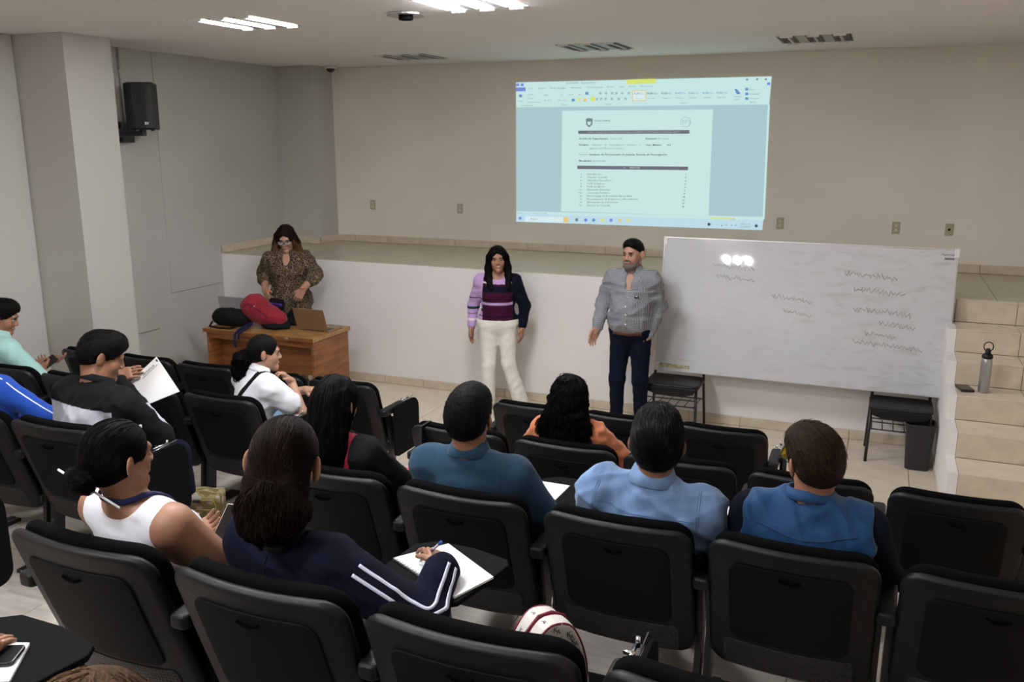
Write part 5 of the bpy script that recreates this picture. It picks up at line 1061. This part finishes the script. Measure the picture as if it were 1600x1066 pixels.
# --- plain chairs carrying the board
def plain_chair(x, y, lab):
    r = empty('steel_frame_chair', (x, y, 0), 0, lab, 'chair', 'black chairs under the whiteboard')
    for s in (-1, 1):
        tube('leg', [(s*.225, -.19, .0), (s*.215, -.16, .43)], .0125, M['metalb'], r); tube('leg', [(s*.235, .20, .0), (s*.22, .15, .43), (s*.21, .175, .60), (s*.205, .20, .76)], .0125, M['metalb'], r)
        tube('seat_rail', [(s*.215, -.17, .425), (s*.22, .155, .425)], .011, M['metalb'], r)
    st = prism('seat', rrect(-.235, .235, -.215, .165, .06, 5), .436, .466, M['blackp'], r, bev=.012); 
    sf = prism('seat_front', [(-.225, .445), (.225, .445), (.20, .395), (.12, .372), (0, .365), (-.12, .372), (-.20, .395)], -.218, -.200, M['blackp'], r, bev=.006, axis='y')
    bk = prism('backrest', rrect(-.21, .21, .60, .74, .05, 5), .165, .182, M['blackp'], r, bev=.006, axis='y')
    rk = [([(-.22, -.17, .27), (.22, -.17, .27)], .006), ([(-.22, .17, .26), (.22, .17, .26)], .006), ([(-.22, -.17, .33), (.22, -.17, .33)], .005)]+[([(-.20+.08*k, -.17, .272), (-.20+.08*k, .17, .262)], .004) for k in range(6)]
    tubes('book_rack', rk, M['metalb'], r); return r
plain_chair(4.345, -.335, 'black steel-frame chair with book rack under the left end of the whiteboard')
plain_chair(6.165, -.335, 'black steel-frame chair under the right end of the whiteboard beside the bin')
# --- waste bin
r = empty('waste_bin', (6.315, -.52, 0), 0, 'tall dark grey plastic waste bin by the stair wall', 'bin'); bp_ = mat('charcoal_bin_plastic', (.018, .018, .020, 1), .5, bump=.2, bscale=200)
def frus(name, w0, d0, w1, d1, z0, z1, rr, m, p):
    a = rrect(-w0/2, w0/2, -d0/2, d0/2, rr*.8, 4); b = rrect(-w1/2, w1/2, -d1/2, d1/2, rr, 4); n = len(a)
    c = rrect(-w1/2+.008, w1/2-.008, -d1/2+.008, d1/2-.008, rr, 4); d = rrect(-w0/2+.01, w0/2-.01, -d0/2+.01, d0/2-.01, rr*.8, 4)
    V = [(x, y, z0) for x, y in a]+[(x, y, z1) for x, y in b]+[(x, y, z1) for x, y in c]+[(x, y, z0+.02) for x, y in d]; F = [tuple(range(n))[::-1], tuple(3*n+i for i in range(n))]
    for k in range(3):
        for i in range(n): F.append((k*n+i, k*n+(i+1) % n, (k+1)*n+(i+1) % n, (k+1)*n+i))
    return link(name, mesh(name, V, F), m, p)
frus('bin_body', .17, .15, .21, .20, .002, .37, .045, bp_, r); frus('rim', .215, .205, .222, .212, .325, .375, .05, bp_, r)
# --- desk
dk = empty('desk', (.61, -1.0, 0), 0, 'worn wooden desk with two side panels in front of the stage', 'desk')
box('desktop', -.63, .63, -.31, .31, .712, .752, M['woodtop'], dk, bev=.004)
for k in range(3): box('edge_band', -.632, .632, -.3135, -.3105, .714+.013*k, .724+.013*k, M['wood'], dk)
for s in (-1, 1): box('side_panel', s*.60-.014, s*.60+.014, -.285, .285, .0, .711, M['wood'], dk, bev=.002)
box('modesty_panel', -.585, .585, -.10, -.085, .34, .711, M['wood'], dk, bev=.002); box('front_rail', -.585, .585, -.285, -.27, .655, .711, M['wood'], dk, bev=.002)
place_text('painted_number', '118', .032, M['whitep'], dk, (.337, -.3137, .732), (1, 0, 0), (0, 0, 1))
# chair legs and small clutter seen under the desk
# --- laptops
gold = mat('gold_laptop_metal', (.38, .27, .17, 1), .35, metal=.7); silver = mat('silver_laptop_metal', (.50, .50, .52, 1), .35, metal=.6)
def laptop(x, y, rz, lean, m, lab, w=.33, d=.225):
    r = empty('laptop', (x, y, .7525), rz, lab, 'laptop'); box('base', -w/2, w/2, 0, d, .0, .014, m, r, bev=.004)
    box('keyboard', -w/2+.02, w/2-.02, .03, .12, .0142, .0155, M['lash'], r); box('touchpad', -.05, .05, .14, .205, .0142, .0148, silver, r)
    l = box('lid', -w/2, w/2, -.006, 0, .0, d, m, r, bev=.0025, loc=(0, .002, .014), rot=(math.radians(lean), 0, 0)); s = box('screen', -w/2+.01, w/2-.01, .0002, .0012, .012, d-.01, M['lash'], l); 
    tube('hinge', [(-w*.35, .0, .014), (w*.35, .0, .014)], .006, M['lash'], r); return r
laptop(1.045, -1.03, 0.0, 18, gold, 'gold-toned laptop with lid open at the right end of the desk', .345)
laptop(.0, -.86, .05, 10, silver, 'silver laptop at the left end of the desk, behind the bags', .34)
# --- bags on the desk
bk = empty('backpack', (.55, -1.04, .7525), 0, 'crimson red backpack lying on the desk', 'bag'); redm = cloth('crimson_nylon', (.26, .016, .032, 1), .6, .4, 120)
f = Field(); f.rc((-.16, .0, .20), (.12, .0, .075), .105, .075, .04).el((-.15, .0, .19), (.135, .115, .12), .05).el((.0, -.03, .12), (.18, .10, .10), .05); f.pl((0, 0, .004), (0, 0, -1), .02); f.noise = wrinkle(.012, 3, .12); solid('main_bag', f, .007, redm, bk)
g = Field(); g.rc((-.05, .02, .03), (.20, .0, .03), .055, .04, .03).el((.08, -.05, .035), (.13, .07, .035), .03); g.pl((0, 0, .002), (0, 0, -1), .01); g.noise = wrinkle(.006, 8, .08); solid('dark_base', g, .007, M['blackc'], bk)
surf_ribbon('zip', f, [(-.24, -.2, .22), (-.12, -.2, .28), (.02, -.2, .20), (.12, -.2, .12)], .006, M['lash'], bk, .001); surf_ribbon('seam', f, [(-.10, -.2, .24), (-.04, -.2, .14), (.02, -.2, .05)], .003, mat('dark_red_seam', (.2, .01, .02, 1), .7), bk, .001)
box('zip_pull', -.012, .012, -.003, .003, -.006, .006, M['chrome'], bk, loc=tuple(f.project(np.array([[-.08, -.2, .25]]), .003)[0]), bev=.001)
tubes('strap', [([(-.12, -.10, .06), (-.13, -.22, .03), (-.14, -.285, .012), (-.145, -.325, -.02), (-.15, -.330, -.09), (-.14, -.325, -.14)], .012), ([(-.10, -.12, .05), (-.09, -.24, .02), (-.10, -.320, .0), (-.10, -.332, -.06)], .010)], cloth('navy_strap', (.012, .016, .05, 1)), bk)
bg = empty('duffel_bag', (.16, -1.10, .7525), 0, 'black soft bag lying on the left end of the desk', 'bag'); f = Field(); f.rc((-.14, 0, .075), (.14, 0, .07), .075, .07, .04).el((0, 0, .08), (.20, .115, .085), .05); f.pl((0, 0, .003), (0, 0, -1), .02); f.noise = wrinkle(.010, 5, .10); solid('bag_body', f, .007, M['blackc'], bg)
surf_ribbon('zip', f, [(-.17, -.05, .3), (0, -.06, .3), (.17, -.05, .3)], .006, M['lash'], bg, .001); tube('shoulder_strap', [(-.20, -.05, .03), (-.14, -.16, .012), (.0, -.185, .010), (.10, -.17, .010), (.15, -.12, .02)], .010, M['blackc'], bg)
jk = empty('folded_jacket', (.70, -.84, .7525), 0, 'black garment lying on the desk beside the gold laptop', 'jacket'); f = Field(); f.el((0, 0, .03), (.13, .09, .045), .03).rc((-.08, .03, .05), (-.02, .04, .13), .05, .04).rc((-.0, .02, .05), (.12, -.04, .02), .05, .03, .03); f.pl((0, 0, .003), (0, 0, -1), .02); f.noise = wrinkle(.012, 4, .07); solid('cloth', f, .008, M['blackc'], jk)
r = empty('paper_slip', (.63, -.99, .7525), .3, 'crumpled white paper slip on the desk beside the red backpack', 'paper'); f = Field(); f.el((0, 0, .012), (.05, .03, .018), .02).el((.03, .01, .02), (.03, .02, .012), .01); f.pl((0, 0, .002), (0, 0, -1), .003); f.noise = wrinkle(.006, 4, .03); solid('sheet', f, .004, M['white'], r)
r = empty('orange_pouch', (.58, -.80, .7525), .2, 'small orange and pink pouch on the desk behind the red backpack', 'pouch'); f = Field(); f.rc((-.05, 0, .025), (.05, 0, .025), .024, .02); f.el((.07, .0, .02), (.02, .02, .015), .02); f.pl((0, 0, .002), (0, 0, -1), .003); solid('pouch_body', f, .005, mat('orange_vinyl', (.6, .16, .07, 1), .5), r)
lw = PP['build_leo'] if 'build_leo' in PP else None
# orange phone and purple case held by the woman at the desk
r = empty('phone', (.315, -.735, 1.0), .4, 'orange phone in the right hand of the woman behind the desk', 'phone'); o_ = box('case', -.009, .009, -.005, .005, -.065, .065, mat('orange_case', (.85, .22, .06, 1), .5), r, bev=.003, rot=(.2, .35, 0))
r = empty('spectacle_case', (.44, -.76, .93), 0, 'black and purple case held over the desk by the woman in leopard print', 'case'); f = Field(); f.rc((-.05, 0, .02), (.05, .0, .01), .035, .035, .01).rc((-.04, 0, -.03), (.05, 0, -.04), .035, .03, .02); solid('case_body', f, .005, M['blackc'], r); f2 = Field(); f2.rc((-.045, -.012, .0), (.05, -.012, -.005), .027, .027); solid('purple_band', f2, .005, mat('purple_band', (.07, .02, .2, 1), .4), r)
# --- speaker and bracket
sp = empty('loudspeaker', (-.45, -1.37, 2.60), 0, 'black loudspeaker mounted high on the left wall', 'speaker'); sp.rotation_euler = (0, 0, math.radians(28))
pl_ = [(-.135, -.13), (.135, -.13), (.10, .13), (-.10, .13)]
prism('cabinet', [(-.118, -.10), (.118, -.10), (.085, .15), (-.085, .15)], .0, .42, M['blackp'], sp, bev=.012); gr = prism('grille', [(-.130, -.122), (-.06, -.136), (.06, -.136), (.130, -.122), (.126, -.098), (-.126, -.098)], .012, .41, M['perf'], sp, bev=.006)
place_text('badge', 'EV', .030, M['whitep'], gr, (.055, -.1375, .055), (1, 0, 0), (0, 0, 1), .0015)
for s in (-1, 1): box('foot', s*.08-.012, s*.08+.012, -.08, -.05, -.012, 0, M['lash'], sp, bev=.003)
br = empty('speaker_bracket', (-.85, -1.25, 2.58), 0, 'black wall bracket holding the loudspeaker, with a short arm', 'bracket')
box('wall_plate', -.018, .06, -.075, .075, -.095, .095, M['metalb'], br, bev=.004); box('arm', .06, .40, -.16, -.11, -.035, .01, M['metalb'], br, bev=.004, rot=None); box('upright', .35, .40, -.16, -.11, .01, .019, M['metalb'], br, bev=.003); box('clamp', .05, .09, -.15, .03, -.05, .03, M['metalb'], br, bev=.004); tube('cable', [(.06, -.02, .06), (.15, -.05, -.02), (.24, -.08, .03), (.30, -.10, .10)], .004, M['metalb'], br)
r = empty('cable_conduit', (XL+.035, -1.24, 2.68), 0, 'thin grey vertical conduit from the ceiling to the speaker bracket', 'conduit'); tube('pipe', [(0, 0, 0), (0, 0, HC-2.68-.002)], .013, mat('grey_conduit', (.42, .43, .42, 1), .5), r); box('clip', -.012, .016, -.02, .02, .45, .47, M['chrome'], r)
# --- bottle and phone on the step
r = empty('water_bottle', tuple(on(1536, 613, 2, HS-3*RS)), 0, 'brushed steel water bottle with black loop lid standing on a stair step', 'bottle')
def lathe(name, prof, m, parent, n=24, smooth=True):
    V = [(q*math.cos(2*PI*k/n), q*math.sin(2*PI*k/n), z) for q, z in prof for k in range(n)]; F = [tuple(range(n))[::-1], tuple((len(prof)-1)*n+k for k in range(n))]
    for i in range(len(prof)-1):
        for k in range(n): F.append((i*n+k, i*n+(k+1) % n, (i+1)*n+(k+1) % n, (i+1)*n+k))
    return link(name, mesh(name, V, F), m, parent, smooth=smooth)
lathe('flask', [(.034, .001), (.037, .006), (.037, .225), (.033, .245), (.031, .25)], mat('brushed_steel', (.42, .42, .42, 1), .38, metal=.85), r)
lathe('lid', [(.032, .2505), (.036, .256), (.036, .272), (.024, .285), (.016, .29), (.016, .315), (.010, .322)], M['blackp'], r); tube('carry_loop', [(.014*1, 0, .29)]+[(.030*math.cos(a), 0, .335+.033*math.sin(a)) for a in np.linspace(-1.0, PI+1.0, 16)]+[(-.014, 0, .29)], .004, M['blackp'], r)
r = empty('phone', tuple(on(1507, 609, 2, HS-3*RS)), .25, 'black phone lying near the edge of the stair step by the steel bottle', 'phone'); prism('phone_body', rrect(-.045, .045, -.075, .075, .01, 3), .001, .020, M['lash'], r, bev=.003); prism('screen', rrect(-.040, .040, -.068, .068, .008, 3), .0202, .0206, mat('dark_glass', (.02, .02, .022, 1), .1), r)
# --- notebook and pen of the writing woman
def spiral_book(name, c4, th, lab, coil=None, n=14, cr=.0035, lines=True, cat='notebook'):
    c = np.mean([np.array(p) for p in c4], axis=0); r = empty(name, tuple(c), 0, lab, cat); P = [np.array(p)-c for p in c4]
    o, nn = hexa('pages', P, th, M['white'], r); hexa('back_cover', [p-nn*(th+.0003) for p in P], .0015, M['whitep'], r)
    if coil is not None:
        a, b = P[coil[0]], P[coil[1]]; d = unit(b-a); L = []
        out = unit(np.cross(d, nn)); out = out if out@(a+b) > 0 else -out
        for k in range(n):
            q = a+(b-a)*((k+.5)/n); L.append(([q+(-out*math.cos(t)*1.0+nn*math.sin(t))*cr*1.6-nn*th*.5 for t in np.linspace(0, 2*PI, 9)], .0007))
        tubes('spiral_binding', L, M['lash'], r, 4)
    return r, P, nn
Z1 = .56+.6725+.006
nb, P, nn = spiral_book('notebook', [(4.575, -5.572, Z1), (4.86, -5.715, Z1), (4.915, -5.562, Z1), (4.69, -5.415, Z1)], .005, 'open spiral notebook the woman in navy is writing in', (0, 1), 22)
for k in range(3):
    a = P[3]*.86+P[0]*.10; d = unit(P[2]-P[3]); e = unit(P[0]-P[3]); q = a*.9+e*.012*k-d*.0
    tubes('handwriting', [([q+d*(.006*j)+e*(.0022*(-1)**j)+nn*.0006 for j in range(10)], .00035)], mat('ink', (.08, .08, .14, 1), .6), nb, 3)
pn = empty('pen', (4.668, -5.573, Z1+.003), 0, 'clear ballpoint pen with blue cap held by the woman in navy', 'pen'); e_ = unit(np.array([4.792, -5.62, 1.372])-np.array([4.668, -5.573, Z1+.003])); L_ = .145
tube('barrel', [e_*.012, e_*L_], .0042, mat('clear_pen_barrel', (.55, .50, .52, 1), .15), pn); tube('tip', [e_*0, e_*.012], [.0008, .003], M['chrome'], pn); tube('cap', [e_*(L_-.012), e_*(L_+.004)], .0047, mat('blue_pen_cap', (.05, .12, .5, 1), .3), pn); tube('refill', [e_*.03, e_*.10], .0045, mat('dark_refill', (.12, .06, .10, 1), .4), pn)
# --- pen through the bun
bt = PP['build_bun']; bc = bt.Rz@bt.bunf.P((0, -.125, -.04)) + bt.loc; a = on(91, 734, 1, bc[1]+.02); b = on(187, 794, 1, bc[1]+.02); print('HEAD bun', bc)
pn = empty('pen', tuple((a+b)/2), 0, 'thin white pen pushed through the hair bun', 'pen'); h_ = (b-a)/2; tube('barrel', [-h_, h_], .0036, M['white'], pn); tube('clip_band', [-h_*.62, -h_*.58], .0042, mat('navy_band', (.02, .02, .12, 1), .4), pn)
# --- dark tablet held by the woman in white
c4 = [on(358, 788, 1, -5.41), on(400, 792, 1, -5.40), on(366, 868, 1, -5.53)]; c4.append(c4[0]+c4[2]-c4[1]); c = np.mean(c4, axis=0)
tb = empty('tablet_computer', tuple(c), 0, 'black tablet with pale rim held up by the woman in the sleeveless top', 'tablet'); o, nn = hexa('casing', [p-c for p in c4], .008, mat('pale_tablet_rim', (.55, .45, .40, 1), .4), tb); s_ = 1 if (CAM-c)@nn > 0 else -1
hexa('screen', [(p-c)*.955+nn*(.0006 if s_ > 0 else -.0086) for p in c4], .0005, mat('black_glass', (.008, .008, .009, 1), .12), tb)
# --- notebook held by the man in black
c4 = [on(195, 605, 1, -4.30), on(245, 558, 1, -4.16), on(281, 612, 1, -4.16)]; n_ = np.cross(c4[1]-c4[0], c4[2]-c4[0]); q_ = AF+AR*(225-800)/FPX-AU*(635-533)/FPX; c4.append(CAM+q_*(((c4[0]-CAM)@n_)/(q_@n_)))
nb, P, nn = spiral_book('notebook', c4, .008, 'white spiral notebook held up by the man in the black jacket', (3, 2), 20, .003)
if nn@(CAM-np.array(nb.location)) < 0: nn = -nn; off_ = .0092
else: off_ = .0006
ux = P[1]-P[0]; ctr = P[0]*.30+P[1]*.62+(P[3]-P[0])*.12+nn*off_; place_text('cover_title', 'INSTITUTO DE', .012, M['lash'], nb, ctr, ux, P[0]-P[3], .0004); place_text('cover_title', 'FORMACIÓN PROFESIONAL', .009, M['lash'], nb, ctr+(P[3]-P[0])*.07, ux, P[0]-P[3], .0002)
hexa('cover_emblem', [P[1]*.97+(P[3]-P[0])*.05+nn*off_-ux*a_+(P[3]-P[0])*b_+nn*.0006 for a_, b_ in ((.06, 0), (.015, 0), (.03, .10), (.06, .08))], .0004, M['lash'], nb)
# --- left man's phone
c = on(74, 568, 1, -3.22); ph = empty('phone', tuple(c), 0, 'dark phone in the hand of the man in the mint shirt', 'phone'); box('phone_body', -.036, .036, -.004, .004, -.075, .075, M['lash'], ph, bev=.003, rot=(-.9, .55, .0)); 
# --- camouflage bag
cb = empty('camouflage_bag', (2.44, -4.18, .3605), math.radians(25), 'tan camouflage bag standing on the floor of the aisle', 'bag')
def camo():
    m, t, p = nt('camouflage_cloth'); p.inputs['Roughness'].default_value = .85; tc = N(t, 'ShaderNodeTexCoord'); nz = N(t, 'ShaderNodeTexNoise', Scale=16.0, Detail=2.0); t.links.new(tc.outputs['Object'], nz.inputs['Vector'])
    cr = N(t, 'ShaderNodeValToRGB'); cr.color_ramp.interpolation = 'CONSTANT'; e = cr.color_ramp.elements; e[0].color = (.11, .08, .025, 1); e[1].position = .47; e[1].color = (.21, .16, .06, 1); k = e.new(.56); k.color = (.27, .24, .20, 1); t.links.new(nz.outputs[0], cr.inputs[0]); t.links.new(cr.outputs[0], p.inputs['Base Color']); return m
cm = camo(); tan = cloth('tan_webbing', (.24, .19, .06, 1)); f = Field(); f.bx((0, 0, .11), (.15, .055, .085), .02, .03); f.el((0, 0, .17), (.15, .07, .06), .04); f.noise = wrinkle(.006, 5, .09); solid('bag_body', f, .006, cm, cb)
surf_ribbon('piping', f, [(-.17, -.2, .05), (-.165, -.2, .18), (-.1, -.2, .215), (.1, -.2, .215), (.165, -.2, .18), (.17, -.2, .05)], .010, tan, cb, .001); surf_ribbon('piping', f, [(-.17, -.03, .3), (0, -.03, .3), (.17, -.03, .3)], .012, tan, cb, .001); surf_ribbon('pocket_edge', f, [(-.15, -.2, .13), (0, -.2, .125), (.15, -.2, .13)], .010, tan, cb, .001)
box('buckle', -.02, .02, -.006, .006, -.008, .008, M['lash'], cb, loc=tuple(f.project(np.array([[.05, -.12, .2]]), .004)[0]), bev=.002); box('mesh_pocket', -.07, .07, -.004, .004, -.035, .035, mat('olive_mesh', (.05, .045, .02, 1), .9), cb, loc=tuple(f.project(np.array([[0, -.2, .07]]), .002)[0]), bev=.002)
# --- white patterned handbag
kb = empty('handbag', (5.09, -5.70, 1.006), math.radians(48), 'white handbag with a black KA letter pattern and crimson piping on an empty seat', 'bag'); kb.scale = (.82, .82, .86); kb.location = (5.135, -5.70, 1.006); cr_ = mat('off_white_vinyl', (.70, .66, .62, 1), .45, bump=.15, bscale=300); crim = mat('crimson_piping', (.18, .008, .03, 1), .4)
def smoothp(poly):
    P = np.array(poly[1:]+poly[:1], float)
    for _ in range(3):
        Q = [P[0]]
        for i in range(len(P)-1): Q += [P[i]*.75+P[i+1]*.25, P[i]*.25+P[i+1]*.75]
        P = np.array(Q+[P[-1]])
    return [tuple(q) for q in P]
def kpanel(y0, y1, nm, sx=1.0, zt=.27):
    poly = [(-.115*sx, .0), (.115*sx, .0), (.125*sx, .08), (.105*sx, .17), (.065*sx, zt-.02), (.02, zt), (-.03, zt-.003), (-.075*sx, zt-.05), (-.115*sx, .14), (-.125*sx, .07)]
    Q = [np.array(q) for q in poly]; n = len(Q); sm_ = []
    for i in range(n):
        a, b, c, d = Q[i-1], Q[i], Q[(i+1) % n], Q[(i+2) % n]
        for t in (0, .33, .67): sm_.append(tuple(.5*((2*b)+(c-a)*t+(2*a-5*b+4*c-d)*t*t+(3*b-a-3*c+d)*t**3)) if i not in (0,) else tuple(b+(c-b)*t))
    return poly, prism(nm, sm_, y0, y1, cr_, kb, bev=.012, axis='y', seg=3)
pf, _ = kpanel(-.075, -.005, 'front_compartment'); pb, _ = kpanel(.0, .075, 'rear_compartment', .98, .262)
for poly, y, n_ in ((pf, -.071, 'piping'), (pf, -.010, 'piping'), (pb, .072, 'piping'), (pb, .004, 'piping')): tubes(n_, [([(x, y, z) for x, z in smoothp(poly)], .004)], crim, kb, 6)
tube('zip', [(x, -.0025, z+.004) for x, z in pf[3:9]], .006, crim, kb)
rg = random.Random(2)
def inside(poly, x, z):
    c = False; n = len(poly)
    for i in range(n):
        (x1, y1), (x2, y2) = poly[i], poly[(i+1) % n]
        if (y1 > z) != (y2 > z) and x < (x2-x1)*(z-y1)/(y2-y1)+x1: c = not c
    return c
tK = mat('black_print', (.012, .010, .02, 1), .5)
for i in range(-4, 5):
    for j in range(0, 9):
        x = i*.034+(j % 2)*.017; z = .018+j*.029
        if all(inside(pf, x+dx, z+dz) for dx in (-.013, .013) for dz in (-.012, .012)):
            if (i+j) % 2 == 0: place_text('monogram', 'K', .030, tK, kb, (x-.004, -.0758, z+.004), (1, 0, 0), (0, 0, 1)); place_text('monogram', 'A', .024, tK, kb, (x+.007, -.0760, z-.006), (1, 0, 0), (0, 0, 1))
            else: tubes('pattern_mark', [([(x-.004, -.0752, z), (x, -.0752, z+.005), (x+.004, -.0752, z), (x, -.0752, z-.005), (x-.004, -.0752, z)], .0009)], tK, kb, 4)
def side_pt(poly, s, y):   # walk along the left/top edge of the bag outline
    e = [poly[k] for k in (0, 9, 8, 7, 6, 5, 4)]; L = [math.dist(e[k], e[k+1]) for k in range(len(e)-1)]; t = s*sum(L)
    for k, l in enumerate(L):
        if t <= l or k == len(L)-1:
            u = min(1, t/l); a, b = e[k], e[k+1]; d = ((b[0]-a[0])/l, (b[1]-a[1])/l); n = (-d[1], d[0]); n = n if n[0]*(-.5)+n[1]*.5 > 0 or n[0] < 0 else (-n[0], -n[1]); return np.array([a[0]+(b[0]-a[0])*u, y, a[1]+(b[1]-a[1])*u]), np.array([d[0], 0, d[1]]), np.array([n[0], 0, n[1]])
        t -= l
for pol, y in ((pf, -.040), (pb, .038)):
    for s in (.12, .34, .56, .78):
        p_, d_, n_ = side_pt(pol, s, y)
        for ch, off in (('K', .004), ('A', -.009)):
            place_text('monogram', ch, .028, tK, kb, p_+n_*.0015+d_*off, np.array([0, -1, 0]), d_)
# --- fifth-row tablet: notebook and phone
z5 = .76+.672+.006; c4 = [(4.07, -6.72, z5), (4.327, -6.69, z5), (4.25, -6.573, z5), (4.05, -6.60, z5)]
nb, P, nn = spiral_book('notebook', [(4.10, -6.80, z5), (4.335, -6.69, z5), (4.25, -6.573, z5), (4.02, -6.66, z5)], .006, 'closed white notebook under the phone at the bottom left corner', None)
ph = empty('phone', (4.215, -6.655, z5+.0005), math.radians(118), 'black phone lying on the white notebook at bottom left', 'phone'); prism('phone_body', rrect(-.036, .036, -.073, .073, .01, 3), .0005, .009, M['lash'], ph, bev=.003); prism('screen', rrect(-.033, .033, -.069, .069, .008, 3), .0092, .0095, mat('black_screen', (.006, .006, .008, 1), .5, spec=.1), ph)
nb, P, nn = spiral_book('notebook', [(4.68, -6.70, 1.44), (4.85, -6.69, 1.44), (4.775, -6.530, 1.44), (4.66, -6.56, 1.44)], .006, 'white paper pad whose tip shows at the bottom edge of the photo', None)
# --- papers beside the third row, pink item
zt = .36+.672+.004
nb, P, nn = spiral_book('notebook', [(4.50, -4.50, zt), (4.73, -4.50, zt), (4.735, -4.33, zt), (4.50, -4.33, zt)], .006, 'white notebook edge between the teal polo man and the denim shirt man', None)
nb, P, nn = spiral_book('notebook', [(5.24, -4.52, zt), (5.475, -4.52, zt), (5.44, -4.29, zt), (5.24, -4.29, zt)], .006, 'white notebook edge beside the right arm of the denim shirt man', None)
pk = empty('pink_folder', (3.955, -4.37, .99), .2, 'small pink folder with white card beside the teal polo man', 'folder'); box('folder', -.06, .035, -.05, .05, 0, .006, mat('pink_card', (.7, .05, .16, 1), .5), pk, bev=.002, rot=(0, 0, 0)); box('card', -.0, .035, .0, .06, .006, .03, M['white'], pk)
